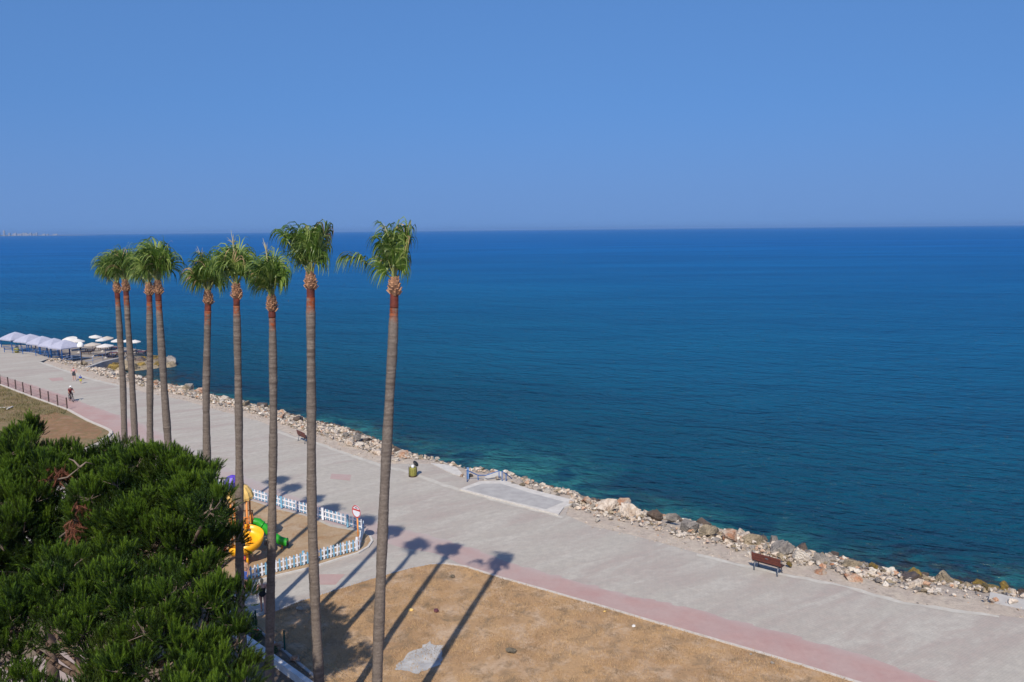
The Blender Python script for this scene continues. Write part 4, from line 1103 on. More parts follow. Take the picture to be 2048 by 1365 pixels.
# boulders one can single out: pixel centre of the boulder, width in pixels, height above level 0 of the centre
HAND = [
    ((1600, 1112), 46, .25, 'white', 'big white limestone block behind the near bench'),
    ((1563, 1096), 52, .15, 'grey', 'peaked grey boulder at the water behind the near bench'),
    ((1505, 1078), 40, -.1, 'tan', 'tan boulder left of the peaked grey one behind the near bench'),
    ((1462, 1068), 36, .2, 'rust', 'square boulder with a rust-red top between platform and near bench'),
    ((1418, 1060), 46, .15, 'tan', 'large tan boulder just left of the rust-topped one'),
    ((1378, 1048), 46, .2, 'grey', 'broad dark grey boulder with a black hollow under it'),
    ((1345, 1033), 24, .1, 'grey', 'upright rounded grey boulder at the waterline'),
    ((1312, 1028), 30, -.1, 'brown', 'low dark boulder left of the upright grey one'),
    ((1263, 1018), 50, .1, 'cream', 'long cream boulder at the waterline right of the concrete platform'),
    ((1214, 1012), 44, .1, 'cream', 'wide cream boulder nearest the right end of the concrete platform'),
    ((1172, 1002), 30, 0, 'rust', 'pinkish boulder touching the broken end of the concrete platform'),
    ((1644, 1118), 46, -.1, 'grey', 'long grey boulder right of the big white block'),
    ((1700, 1128), 40, -.3, 'tan', 'tan pointed boulder halfway from the near bench to the corner'),
    ((1580, 1127), 14, .2, 'ochre', 'small ochre stone at the right end of the near bench'),
    ((1745, 1146), 44, -.6, 'brown', 'brown slab-like boulder at the waterline left of the ochre rocks'),
    ((1784, 1150), 24, -.7, 'ochre', 'leftmost ochre weedy boulder at the lower right waterline'),
    ((1826, 1148), 40, -.8, 'ochre', 'wide ochre weedy boulder among dark wet rocks'),
    ((1880, 1157), 50, -.7, 'tan', 'long tan boulder between the ochre rocks'),
    ((1828, 1162), 54, -.4, 'brown', 'flat brown boulder in front of the ochre rocks'),
    ((1914, 1165), 20, -.9, 'ochre', 'small square ochre boulder standing in the dark shallows'),
    ((1960, 1167), 22, -.9, 'ochre', 'ochre boulder near the right edge in the dark shallows'),
    ((1985, 1180), 40, -.8, 'ochre', 'largest ochre weedy boulder near the right edge'),
    ((2012, 1170), 22, -.9, 'ochre', 'upright ochre boulder at the right edge'),
    ((1955, 1187), 30, -.6, 'tan', 'tan boulder left of the broken concrete slab'),
    ((1826, 1172), 50, -.2, 'cream', 'pale block with rust stripes above the flat brown boulder'),
    ((1853, 1178), 24, 0, 'tan', 'small tan cube-like stone on the pale block'),
    ((1640, 1142), 26, .05, 'rust', 'orange stone beside the walk right of the near bench'),
    ((1706, 1158), 34, 0, 'rust', 'brown and cream boulder among rubble right of the near bench'),
    ((700, 884), 24, .25, 'cream', 'round cream boulder on top of the bank left of the rightmost palm'),
    ((714, 872), 22, .2, 'grey', 'grey boulder behind the round cream one'),
    ((692, 868), 16, .15, 'grey', 'grey peaked boulder above the round cream one'),
    ((718, 890), 20, .1, 'white', 'low white boulder beside the walk left of the rightmost palm'),
    ((734, 880), 28, -.3, 'brown', 'brown wet boulder at the waterline behind the cream ones'),
    ((755, 905), 28, .1, 'cream', 'cream boulder just left of the rightmost palm trunk'),
    ((790, 900), 20, -.2, 'brown', 'dark boulder just right of the rightmost palm trunk'),
    ((810, 910), 32, .0, 'rust', 'orange-tinted boulder between the rightmost palm and the bin'),
    ((795, 920), 24, .05, 'white', 'white boulder between the rightmost palm and the bin'),
    ((838, 918), 24, -.2, 'tan', 'tan boulder at the water beyond the bin'),
    ((595, 838), 26, -.1, 'brown', 'brown boulder above the far bench'),
    ((560, 832), 22, .1, 'rust', 'orange boulder right of the seventh palm above the far bench'),
    ((511, 818), 18, .3, 'cream', 'round cream boulder between the sixth and seventh palms'),
    ((524, 812), 10, .3, 'cream', 'small cream boulder at the water between sixth and seventh palms'),
    ((492, 806), 16, .2, 'tan', 'tan boulder just right of the sixth palm'),
    ((279, 754), 13, .3, 'white', 'white dome-shaped boulder between the second and third palms'),
    ((312, 763), 10, .2, 'rust', 'red-brown boulder between the third and fourth palms'),
    ((223, 748), 14, .2, 'white', 'white boulder left of the leftmost palm trunk'),
    ((1196, 1040), 14, .1, 'white', 'white stone right of the broken platform end'),
    ((1027, 967), 12, .1, 'grey', 'grey boulder at the foot of the blue handrail'),
    ((1045, 968), 12, .1, 'tan', 'tan boulder right of the blue handrail'),
    ((1062, 974), 18, .1, 'cream', 'cream boulder on the seaward side of the platform'),
    ((1080, 980), 14, .1, 'grey', 'grey boulder seaward of the middle of the platform'),
    ((1094, 982), 17, .15, 'white', 'bright white boulder seaward of the middle of the platform'),
    ((1118, 990), 14, .0, 'grey', 'low grey boulder near the right end of the platform'),
    ((995, 955), 10, .3, 'cream', 'cream stone set beside the head of the bathing steps'),
    ((926, 951), 12, .1, 'rust', 'reddish stone left of the bathing steps'),
    ((941, 951), 14, .1, 'brown', 'dark reddish stone between the blue handrails'),
]
cnt = 0
for k, (pc, w, z, kind, lab) in enumerate(HAND):
    q = G(pc[0], pc[1], z)
    size = w * (q - Vector((0, 0, CAM_H))).length / FPX
    rock((q.x, q.y, z - size * .10), size * .94, kind, 1000 + k * 7, lab); cnt += 1
# broken slab near the right edge
q0, q1 = G(1978, 1200, -.1), G(2075, 1222, -.1)
mb = MB(); Mx = Matrix.Rotation(math.atan2(q1.y - q0.y, q1.x - q0.x), 3, 'Z') @ Matrix.Rotation(R(14), 3, 'X')
mb.box((q0 + q1) / 2, ((q1 - q0).length, .9, .28), M=Mx)
mb.box((q0 + q1) / 2 + Mx @ Vector((.1, -.1, -.22)), ((q1 - q0).length * .95, .8, .16), mat=1, M=Mx)
o = mb.build('broken_slab', [M['concrete_grey'], ROCK['rust']]); tag(o, 'tilted slab of broken concrete lying on the rocks at the right edge', 'slab')

SECT = [(200, 'below the mushroom lamp'), (350, 'behind the four left palms'), (430, 'between the fourth and fifth palms'), (545, 'between the fifth and seventh palms'), (625, 'just above the far bench'), (720, 'right of the eighth palm'), (805, 'around the rightmost palm trunk'), (935, 'beyond the litter bin'),
        (1155, 'along the concrete platform'), (1300, 'right of the concrete platform'), (1420, 'midway from platform to near bench'), (1560, 'behind the near bench'), (1700, 'just right of the near bench'), (1850, 'left of the ochre rocks'), (9999, 'before the ochre weedy rocks')]
def bank_z(t): return float(np.interp(t, [a for a, _ in prof], [b for _, b in prof]))
rn = random.Random(77)
segw = []
for i in range(len(PAIRS) - 1):
    pxx = (PAIRS[i][0][0] + PAIRS[i + 1][0][0]) / 2
    ln = (EDGE[i + 1] - EDGE[i]).length; wdt = ((SHORE[i] - EDGE[i]).length + (SHORE[i + 1] - EDGE[i + 1]).length) / 2
    if pxx > 2300: continue
    segw.append((i, ln * wdt * (.12 if 835 < pxx < 935 else .6 if 800 < pxx < 1130 else .4 if pxx < 330 else 1)))
ids = [a for a, _ in segw]; wts = [b for _, b in segw]
while cnt < 292:
    i = rn.choices(ids, wts)[0]; u = rn.random(); t = rn.uniform(.22, 1.06)
    t = t if rn.random() < .7 else rn.uniform(.6, 1.05)
    e = EDGE[i].lerp(EDGE[i + 1], u); s = SHORE[i].lerp(SHORE[i + 1], u)
    p = e.lerp(s, t); pxx = PAIRS[i][0][0] * (1 - u) + PAIRS[i + 1][0][0] * u
    if pxx > 2100: continue
    size = min(1.25, max(.32, rn.lognormvariate(-.72, .38))) * (1.0 if t > .45 else .72) * (1.15 if pxx < 620 else 1)
    if 820 < pxx < 1130: size = min(size, .6)
    r_ = rn.random()
    if pxx > 1730 and t > .55: kind = 'ochre' if r_ < .25 else 'brown' if r_ < .7 else 'tan'
    elif t > .85: kind = 'brown' if r_ < .6 else 'grey' if r_ < .85 else 'tan'
    else: kind = 'cream' if r_ < .38 else 'white' if r_ < .6 else 'grey' if r_ < .75 else 'rust' if r_ < .85 else 'tan'
    sec = [b for a, b in SECT if pxx < a][0]
    sw_ = 'large ' if size > .62 else 'small ' if size < .42 else 'middling '
    lab = sw_ + WORD[kind] + ' boulder in the rock bank ' + sec
    rock((p.x, p.y, bank_z(t) + size * rn.uniform(.08, .32)), size, kind, 3000 + cnt * 3, lab, sw_ + WORD[kind] + ' boulders ' + sec); cnt += 1
# rubble and pebbles nobody could count
def stones(name, N, smin, smax, tr, seed, label, secfilter=None):
    rnd = np.random.default_rng(seed)
    base = []
    for s in range(8):
        bm = bmesh.new()
        for _ in range(11):
            v = rnd.normal(size=3); v /= np.linalg.norm(v); bm.verts.new(v * np.array([1, .8, .6]) * rnd.uniform(.8, 1.05))
        r_ = bmesh.ops.convex_hull(bm, input=bm.verts)
        bmesh.ops.delete(bm, geom=[g for g in r_['geom_interior'] if isinstance(g, bmesh.types.BMVert)], context='VERTS')
        bmesh.ops.triangulate(bm, faces=bm.faces)
        bm.verts.index_update()
        base.append((np.array([v.co[:] for v in bm.verts]), np.array([[v.index for v in f.verts] for f in bm.faces]))); bm.free()
    W = np.array(wts) / sum(wts)
    Vs = []; Fs = []; Ms = []; b = 0
    mlist = [ROCK[k] for k in ('cream', 'white', 'grey', 'rust', 'tan', 'brown')]
    for k in range(N):
        i = ids[rnd.choice(len(ids), p=W)]; u = rnd.random(); t = rnd.uniform(*tr)
        e = EDGE[i].lerp(EDGE[i + 1], u); s = SHORE[i].lerp(SHORE[i + 1], u); p = e.lerp(s, t)
        z = bank_z(max(t, 0)) 
        if noise.noise(Vector((p.x * .35, p.y * .35, seed))) + rnd.uniform(-.3, .3) < (-.30 if smax > .3 else -.1) and t < .75: continue
        S, Fx = base[k % 8]
        sz = np.exp(rnd.uniform(np.log(smin), np.log(smax))) * .5
        a = rnd.uniform(0, 6.28); ca, sa = np.cos(a), np.sin(a)
        tl = rnd.normal() * .4
        Q = S @ np.array([[1, 0, 0], [0, np.cos(tl), -np.sin(tl)], [0, np.sin(tl), np.cos(tl)]]) @ np.array([[ca, -sa, 0], [sa, ca, 0], [0, 0, 1]])
        Vs.append(Q * sz + np.array([p.x, p.y, z + sz * .25 + (0.0 if t < .2 else rnd.uniform(0, .12))])); Fs.append(Fx + b); b += len(S)
        Ms.append(np.full(len(Fx), 5 if (t > .84 and rnd.random() < .75) else rnd.choice(5, p=[.38, .22, .19, .08, .13])))
    o = np_mesh(name, np.concatenate(Vs), np.concatenate(Fs), mlist, None, False, np.concatenate(Ms))
    tag(o, label, 'stones', kind='stuff'); return o
stones('rubble', 9500, .13, .58, (.20, 1.0), 31, 'pale broken rubble filling the shore bank between the boulders')
stones('pebbles', 4500, .04, .18, (-.04, .45), 32, 'scattered pebbles along the seaward edge of the walk')

# rocky spit beyond the parasol terrace
rn = random.Random(5)
def spit(N, poly_px, z, smin, smax, kinds, label, group):
    global cnt
    for k in range(N):
        (ax, ay), (bx, by) = rn.choice(poly_px)
        u = rn.random()
        q = G(ax + (bx - ax) * u + rn.uniform(-5, 5), ay + (by - ay) * u + rn.uniform(-3, 3), z)
        size = rn.uniform(smin, smax)
        kd = rn.choice(kinds)
        o = rock((q.x, q.y, z - .1 + rn.uniform(-.1, .25)), size, kd, 9000 + cnt * 5, WORD[kd] + label, WORD[kd] + group); cnt += 1
spit(30, [((200, 735), (345, 722)), ((250, 737), (345, 728)), ((230, 726), (330, 719))], -1.0, .9, 2.2, ['tan', 'brown', 'ochre', 'tan', 'grey'], ' boulder on the spit behind the four left palms', ' boulders of the spit')
mb = MB()
sp = [G(195, 742, -1.2), G(260, 745, -1.2), G(320, 738, -1.2), G(352, 727, -1.2), G(335, 716, -1.2), G(280, 712, -1.2), G(225, 716, -1.2)]
cen = sum(sp, Vector()) / len(sp)
mb.add([p + Vector((0, 0, -1.0)) for p in sp] + [p.lerp(cen, .25) + Vector((0, 0, .25)) for p in sp] + [cen + Vector((0, 0, .6))],
       [(i, (i + 1) % 7, 7 + (i + 1) % 7, 7 + i) for i in range(7)] + [(7 + i, 7 + (i + 1) % 7, 14) for i in range(7)], smooth=True)
mb.build('rock_spit', ROCK['tan'], None, 'structure')
print('rocks', cnt)

# ================================================================== PLAYGROUND
def picket_run(root, a, b, n, h, first_white, picket_w, rail_side, posts=()):
    a = Vector(a); b = Vector(b); d = b - a; L = d.length; dn = d.normalized(); ang = math.atan2(d.y, d.x)
    s = Vector((-dn.y, dn.x, 0)) * rail_side
    for z in (0.22, h * .74):
        MB().bar(a + Vector((0, 0, z)) + s * .028, b + Vector((0, 0, z)) + s * .028, .030, .075).build('rail', M['white_paint'], root)
    for k in range(n):
        p = a + d * ((k + .5) / n)
        hh = h * random.uniform(.97, 1.03)
        mb = MB(); w = picket_w / 2; t = .011
        prof_ = [(-w, .05), (w, .05), (w, hh - .05), (0, hh), (-w, hh - .05)]
        vs = [(x, -t, z) for x, z in prof_] + [(x, t, z) for x, z in prof_]
        mb.add(vs, [(0, 1, 2, 3, 4), (9, 8, 7, 6, 5)] + [(i, i + 5, (i + 1) % 5 + 5, (i + 1) % 5) for i in range(5)])
        white = (k % 2 == 0) == first_white
        o = mb.build('picket', M['white_paint'] if white else M['blue_picket'], root)
        o.location = p; o.rotation_euler = (random.uniform(-.03, .03), random.uniform(-.035, .035), ang)
    for u, m_ in posts:
        p = a + d * u
        MB().box((0, 0, h * .53), (.11, .11, h * 1.06)).build('post', M[m_], root).location = p + s * .09
def fence_run(label, p0, p1, spacing, rail_side, posts=(), z=0.05):
    a = G(*p0); b = G(*p1)
    root = empty('picket_fence', (0, 0, 0)); tag(root, label, 'fence')
    a.z = z; b.z = z
    root.location = a
    picket_run(root, Vector((0, 0, 0)), b - a, max(3, int((b - a).length / spacing)), .72, True, .085, rail_side, posts)
fence_run('white and pale blue picket fence along the front of the playground', (492, 1164), (716, 1104), .185, 1, ((0.0, 'white_paint'), (0.5, 'blue_picket'), (1.0, 'white_paint')))
fence_run('short picket fence at the pointed right end of the playground', (719, 1102), (728, 1066), .15, 1)
fence_run('white railed picket fence along the back of the playground', (725, 1063), (430, 978), .17, 1, ((.08, 'blue_picket'), (.23, 'white_paint'), (.5, 'blue_picket'), (.72, 'white_paint')))

# climbing tower with slides
tw0 = G(486, 1106)
dx = (G(540, 1100) - tw0).normalized(); ang = math.atan2(dx.y, dx.x)
root = empty('playground_tower', (tw0.x, tw0.y, 0.05), ang - R(8))
tag(root, 'colourful playground tower with yellow curved slide and green tube slide', 'playground')
PH = 1.45
for sx in (-.42, .42):
    for sy in (-.42, .42):
        MB().tube([(sx, sy, 0), (sx, sy, 3.35)], .055, 10).build('post', M['orange'], root)
MB().box((0, 0, PH), (1.2, 1.2, .09)).build('platform', M['deck_grey'], root)
# ribbed parasol roof, purple dome over it
mb = MB(); n = 28
vs = []; fs = []
for i, (r_, z) in enumerate(((.70, 3.10), (.72, 3.22), (.64, 3.48), (.46, 3.74), (.22, 3.90))):
    for k in range(n):
        a = 2 * math.pi * k / n; rr_ = r_ * (1 + (.035 if k % 2 else -.02))
        vs.append((rr_ * math.cos(a), rr_ * math.sin(a), z - (.05 if (i == 0 and k % 2) else 0)))
for i in range(4):
    for k in range(n): fs.append((i * n + k, i * n + (k + 1) % n, (i + 1) * n + (k + 1) % n, (i + 1) * n + k))
mb.add(vs, fs); rf = mb.build('roof', M['pale_yellow'], root)
mb = MB(); mb.lathe([(.46, 3.70), (.48, 3.85), (.42, 4.20), (.28, 4.42), (.10, 4.5), (.0, 4.52)], 10, smooth=False); d = mb.build('dome', M['purple'], rf)
d.location = (-.36, .1, -.12)
# railings
def railing(p, q, nb):
    p = Vector(p); q = Vector(q)
    o = MB().tube([p + Vector((0, 0, .72)), q + Vector((0, 0, .72))], .028, 6).build('railing', M['orange'], root)
    MB().tube([p + Vector((0, 0, .10)), q + Vector((0, 0, .10))], .022, 6).build('lower_rail', M['orange'], o)
    for k in range(nb):
        u = (k + .5) / nb; c = p.lerp(q, u)
        MB().tube([c + Vector((0, 0, .10)), c + Vector((0, 0, .72))], .017, 6).build('baluster', M['orange'], o)
railing((-.55, -.55, PH), (.10, -.55, PH), 7); railing((.55, -.05, PH), (.55, .55, PH), 6); railing((-.55, .55, PH), (.55, .55, PH), 9); railing((.22, -.55, PH), (.55, -.55, PH), 3)
# yellow curved slide: a trough swept along a descending curl
def trough(path, width, wall, m, name, tilt=None):
    P = [Vector(p) for p in path]; mb = MB(); vs = []; fs = []
    n = len(P)
    sec = [(-1.0, 1.0), (-.98, .45), (-.7, .1), (-.3, 0), (.3, 0), (.7, .1), (.98, .45), (1.0, 1.0), (1.09, 1.0), (1.05, .4), (.74, -.02), (.3, -.1), (-.3, -.1), (-.74, -.02), (-1.05, .4), (-1.09, 1.0)]
    k = len(sec)
    for i, p in enumerate(P):
        d = (P[min(i + 1, n - 1)] - P[max(i - 1, 0)]).normalized()
        s = Vector((d.y, -d.x, 0)).normalized(); u = s.cross(d)
        if u.z < 0: u = -u
        w_ = wall if not hasattr(wall, '__len__') else wall[i]
        for (x, y) in sec:
            yy = y * (w_[0] if x < 0 else w_[1]) if hasattr(w_, '__len__') else y * w_
            if y < 0: yy = y * .3
            vs.append(p + s * x * width / 2 + u * yy)
    for i in range(n - 1):
        for j in range(k): fs.append((i * k + j, i * k + (j + 1) % k, (i + 1) * k + (j + 1) % k, (i + 1) * k + j))
    fs.append(tuple(range(k))); fs.append(tuple((n - 1) * k + j for j in range(k - 1, -1, -1)))
    mb.add(vs, fs, 0, True)
    o = mb.build(name, m, root)
    return o
path = []; walls = []
cxs, cys, rad = 0.50, -1.38, .54
path.append((-.05, -.62, PH)); walls.append((.30, .30))
N = 26
for k in range(N + 1):
    t = k / N
    a = R(120) - R(330) * t
    z = PH - .08 - (PH - .40) * t
    path.append((cxs + rad * math.cos(a), cys + rad * math.sin(a), z)); walls.append((.48, .22))
e = Vector(path[-1]); d = Vector((math.sin(a), -math.cos(a), 0))
path.append(e + d * .3 + Vector((0, 0, -.06))); walls.append((.36, .2))
path.append(e + d * .6 + Vector((0, 0, -.08))); walls.append((.28, .18))
sl = trough(path, .68, walls, M['yellow'], 'slide')
MB().tube([(cxs + .1, cys - .45, 0), (cxs + .1, cys - .45, .6)], .06, 10).build('slide_post', M['yellow'], root)
MB().tube([(cxs, cys, 0), (cxs, cys, 1.35)], .07, 10).build('slide_post', M['yellow'], root)
# green tube slide going down to the right
tp = [(.60, .28, PH + .18), (.85, .28, PH + .12), (1.25, .22, 1.20), (1.65, .15, .78), (2.0, .10, .50), (2.4, .08, .36)]
mb = MB(); mb.tube(tp, [.22, .23, .22, .22, .23, .23], 18, 0, True, False)
mb.tube([Vector(p) for p in tp][::-1], [.20] * 6, 18, 0, True, False)
ts = mb.build('tube_slide', M['green'], root)
for (u, z) in ((1.05, 1.40), (1.5, .95)):
    mb = MB(); mb.tube([(u - .03, .23, z + .02), (u + .03, .225, z - .02)], .25, 18); mb.build('joint_ring', M['green'], ts)
MB().tube([(2.1, .1, 0), (2.1, .1, .28)], .05, 8).build('slide_post', M['orange'], root)
mb = MB(); mb.lathe([(.23, 0), (.26, .01), (.26, .05), (.23, .06)], 18)
o = mb.build('mouth_ring', M['black'], ts); o.location = (2.38, .08, .36); o.rotation_euler = (0, R(90), 0)
# ladder at the back
for z in (.3, .6, .9, 1.2):
    MB().tube([(-.95 + z * .28, -.25, z), (-.95 + z * .28, .25, z)], .022, 6).build('rung', M['sign_red'], root)
for y in (-.25, .25): MB().tube([(-1.0, y, 0), (-.6, y, PH)], .028, 6).build('ladder_rail', M['sign_red'], root)
q = G(537, 1090); rock((q.x, q.y, .15), .55, 'tan', 4441, 'brown stone lying in the playground right of the yellow slide')

# round sign on an orange pole
q = G(717, 1092)
root = empty('road_sign', (q.x, q.y, 0.05), R(-38)); tag(root, 'round white sign with red rim and bar on an orange pole', 'sign')
MB().tube([(0, 0, 0), (0, 0, 1.75)], .045, 10).build('pole', M['orange'], root)
def disc(r0, r1, y, m, name, parent, n=36):
    mb = MB(); vs = []
    for k in range(n):
        a = 2 * math.pi * k / n
        vs += [(r0 * math.cos(a), y, r0 * math.sin(a)), (r1 * math.cos(a), y, r1 * math.sin(a))]
    mb.add(vs, [(2 * k, 2 * k + 1, (2 * k + 3) % (2 * n), (2 * k + 2) % (2 * n)) for k in range(n)])
    return mb.build(name, m, parent)
mb = MB(); mb.tube([(0, -.05, 0), (0, -.065, 0)], .36, 36, 0, False); pl = mb.build('plate', M['sign_white'], root); pl.location = (0, 0, 1.98)
disc(.30, .36, -.068, M['sign_red'], 'red_rim', pl)
mb = MB(); mb.add([(-.335, -.070, .05), (.335, -.070, .05), (.32, -.070, .15), (-.32, -.070, .15)], [(0, 1, 2, 3)]); mb.build('red_bar', M['sign_red'], pl)
mb = MB(); mb.add([(-.13, -.070, .185), (.13, -.070, .185), (.13, -.070, .215), (.07, -.070, .225), (.04, -.070, .255), (-.05, -.070, .255), (-.09, -.070, .222), (-.13, -.070, .212)], [tuple(range(8))]); mb.build('car_symbol', M['sign_grey'], pl)

# ================================================================== STREET FURNITURE
def heading(p, q):
    d = G(*q) - G(*p); return math.atan2(d.y, d.x)
def bench(p, q, label, length=1.6):
    """p, q: pixels of the two rear feet, left to right; the bench looks out to sea"""
    a = G(*p); b = G(*q); c = (a + b) / 2
    root = empty('park_bench', (c.x, c.y, 0.0), heading(p, q)); tag(root, label, 'bench', None)
    hl = length / 2
    for x in (-hl + .16, hl - .16):
        mb = MB()
        mb.tube([(x, -.02, .0), (x, .02, .25), (x, .06, .44)], [.035, .03, .03], 8)
        mb.tube([(x, .56, .0), (x, .50, .22), (x, .52, .44)], [.035, .03, .03], 8)
        mb.bar((x, .02, .42), (x, .56, .42), .05, .05)
        mb.tube([(x, .06, .40), (x, .0, .70), (x, -.06, .98)], [.03, .028, .026], 8)
        mb.tube([(x, .06, .62), (x, .30, .66), (x, .54, .60), (x, .54, .44)], .02, 6)
        mb.bar((x, -.08, .012), (x, .0, .012), .09, .024); mb.bar((x, .52, .012), (x, .62, .012), .09, .024)
        mb.build('leg_frame', M['grey_metal'], root)
    for k in range(4):
        MB().bar((-hl, .10 + k * .125, .465), (hl, .10 + k * .125, .465), .105, .035).build('seat_slat', M['wood_dark'], root)
    for k in range(3):
        z = .60 + k * .145; y = .015 - (z - .6) * .21 - .012
        mb = MB(); mb.box((0, y, z), (length, .034, .128), M=Matrix.Rotation(R(-12) * -1, 3, 'X')); mb.build('back_slat', M['wood_red'], root)
    mb = MB(); mb.box((.05, -.075, .80), (.16, .006, .05), M=Matrix.Rotation(R(12), 3, 'X')); mb.build('plaque', M['grey_metal'], root)
bench((1512, 1141), (1551, 1152), 'red-brown slatted bench facing the sea beside the pale rubble', 1.55)
bench((595, 881), (612, 889), 'small dark bench facing the sea behind the eighth palm trunk', 1.6)

# litter bin with lifted lid
q = G(826, 953)
root = empty('litter_bin', (q.x, q.y, 0)); tag(root, 'yellow-green litter bin with its black lid tipped up', 'bin')
MB().lathe([(.0, .0), (.30, .0), (.31, .05), (.27, .06), (.0, .06)], 20).build('base', M['wood_dark'], root)
mb = MB(); mb.lathe([(.22, .06), (.235, .2), (.25, .55), (.25, .68), (.23, .70), (.21, .68), (.2, .3)], 20); bd = mb.build('barrel', M['bin_yellow'], root)
for k in range(12):
    a = 2 * math.pi * k / 12
    MB().bar((.255 * math.cos(a), .255 * math.sin(a), .09), (.268 * math.cos(a), .268 * math.sin(a), .64), .022, .022).build('rib', M['bin_yellow'], bd)
for a in (R(-150), R(-10)):
    mb = MB(); mb.tube([(.31 * math.cos(a), .31 * math.sin(a), .0), (.30 * math.cos(a), .30 * math.sin(a), .78)], .022, 6); mb.build('post', M['dark_metal'], root)
mb = MB(); mb.ell((0, 0, 0), (.25, .25, .13), 16, 8); ld = mb.build('lid', M['black'], root); ld.location = (.22, .05, .93); ld.rotation_euler = (0, R(48), 0)
mb = MB(); mb.ell((0, 0, 0), (.12, .12, .14), 10, 7); bg_ = mb.build('bag_rim', M['white_paint'], root); bg_.location = (.0, 0, .72)

# blue handrails of the bathing steps
def rail_set(label, pts, z0, uprights, m, r_=.032):
    a = G(*pts[0][:2], pts[0][2])
    root = empty('handrail', (a.x, a.y, 0)); tag(root, label, 'handrail')
    P = [G(x, y, z) - Vector((a.x, a.y, 0)) for x, y, z in pts]
    MB().tube(P, r_, 8, 0, False).build('rail', m, root)
    for i in uprights:
        p = P[i]; MB().tube([p, Vector((p.x, p.y, min(0, p.z - .9) - .1))], r_, 8).build('post', m, root)
rail_set('long blue handrail dipping along the bathing steps', [(934, 941, .85), (956, 951, .35), (972, 951, .5), (998, 942, .75)], 0, (0, 1, 3), M['blue_metal'])
rail_set('blue handrail sloping down to the water at the right of the steps', [(1004, 943, .8), (1012, 948, .55), (1027, 960, -.2)], 0, (0, 1, 2), M['blue_metal'])
q = G(936, 958)
mb = MB(); mb.box((0, 0, .42), (.16, .05, .84)); o = mb.build('step_gate_post', M['pale_blue_metal']); o.location = (q.x, q.y, 0); tag(o, 'broad faded blue post at the top of the bathing steps', 'post')
root = empty('bathing_steps', (G(965, 950).x, G(965, 950).y, 0), heading((940, 955), (1000, 962))); tag(root, 'concrete bathing steps going down between blue handrails', 'steps')
for k in range(5): MB().box((0, .35 + k * .32, -.30 - k * .26), (1.6, .32, .5)).build('step', M['concrete_grey'], root)

# dark railing by the left field
PB = [(-14, 765), (1, 770.5), (17, 776), (32, 781.5), (47, 787), (63, 794), (81.5, 800), (98, 806.5), (116, 814), (134.6, 820)]
pw = [G(*p) for p in PB]
root = empty('mesh_fence', pw[0]); tag(root, 'dark post and wire fence along the kerb at the left edge', 'fence')
for k, p in enumerate(pw):
    o = MB().box((0, 0, .62), (.09, .09, 1.22)).build('post', M['rust_post'], root); o.location = p - pw[0]
    MB().box((0, 0, 1.24), (.11, .11, .03)).build('post_cap', M['rust_post'], o)
for k in range(len(pw) - 1):
    a, b = pw[k] - pw[0], pw[k + 1] - pw[0]
    mb = MB()
    for z in (.12, .48, .84, 1.18): mb.tube([a + Vector((0, 0, z)), b + Vector((0, 0, z))], .006, 4)
    for i in range(1, 14):
        c = a.lerp(b, i / 14); mb.tube([c + Vector((0, 0, .1)), c + Vector((0, 0, 1.19))], .0035, 4)
    mb.build('wire_panel', M['rust_post'], root)
# green posts and wire beside the field path
gp = [G(480, 1232), G(513, 1264), G(570, 1306), G(637, 1356), G(730, 1425)]
root = empty('mesh_fence', gp[0]); tag(root, 'green post and wire fence between flower bed and dry grass', 'fence')
for p in gp: MB().box((0, 0, .5), (.06, .06, 1.02)).build('post', M['green_metal'], root).location = p - gp[0]
for a, b in zip(gp[:-1], gp[1:]):
    a = a - gp[0]; b = b - gp[0]; mb = MB()
    for z in (.15, .42, .7, .97): mb.tube([a + Vector((0, 0, z)), b + Vector((0, 0, z))], .004, 4)
    mb.build('wire_panel', M['green_metal'], root)

# small litter and stones on the dry grass
def small(px, size, m, label, nm, cat, seed, sq=(1, 1, .6)):
    q = G(*px); o = bpy.data.objects.new(nm, RM[seed % 18]); col.objects.link(o); o.location = (q.x, q.y, .075 + size * .2); o.scale = [size * .5 * s for s in sq]
    o.rotation_euler = (0, 0, seed); o.material_slots[0].link = 'OBJECT'; o.material_slots[0].material = m; tag(o, label, cat)
small((601, 1223), .42, ROCK['white'], 'white stone on the dry grass between the seventh and eighth palms', 'stone', 'stone', 3, (1, .6, .4))
small((873, 1227), .32, M['maroon'], 'dark red scrap lying on the dry grass', 'scrap', 'litter', 5)
small((822, 1225), .24, M['pale_yellow'], 'yellow scrap lying on the dry grass near the rightmost palm', 'scrap', 'litter', 6)
small((1267, 1257), .20, M['canvas'], 'small white scrap by the kerb of the dry grass', 'scrap', 'litter', 7)
small((1210, 1228), .16, M['pale_yellow'], 'small yellow scrap by the kerb of the dry grass', 'scrap', 'litter', 8)
small((1544, 1331), .20, ROCK['white'], 'white stone on the dry grass near the red paving', 'stone', 'stone', 9)
small((1502, 1313), .16, ROCK['white'], 'tiny white stone at the kerb near the red paving', 'stone', 'stone', 10)
small((905, 1158), .30, ROCK['tan'], 'tan stone near the rounded top corner of the dry grass', 'stone', 'stone', 11)
small((1022, 1308), .50, ROCK['tan'], 'flat tan patch of bare earth in the middle of the dry grass', 'stone', 'stone', 12, (1, .8, .14))  # stone mesh flattened to stand in for a bare earth patch
small((560, 1300), .55, ROCK['rust'], 'pinkish stone beside the second green fence post', 'stone', 'stone', 13)
small((590, 1328), .6, ROCK['rust'], 'reddish stone in the flower bed by the eighth palm', 'stone', 'stone', 14)
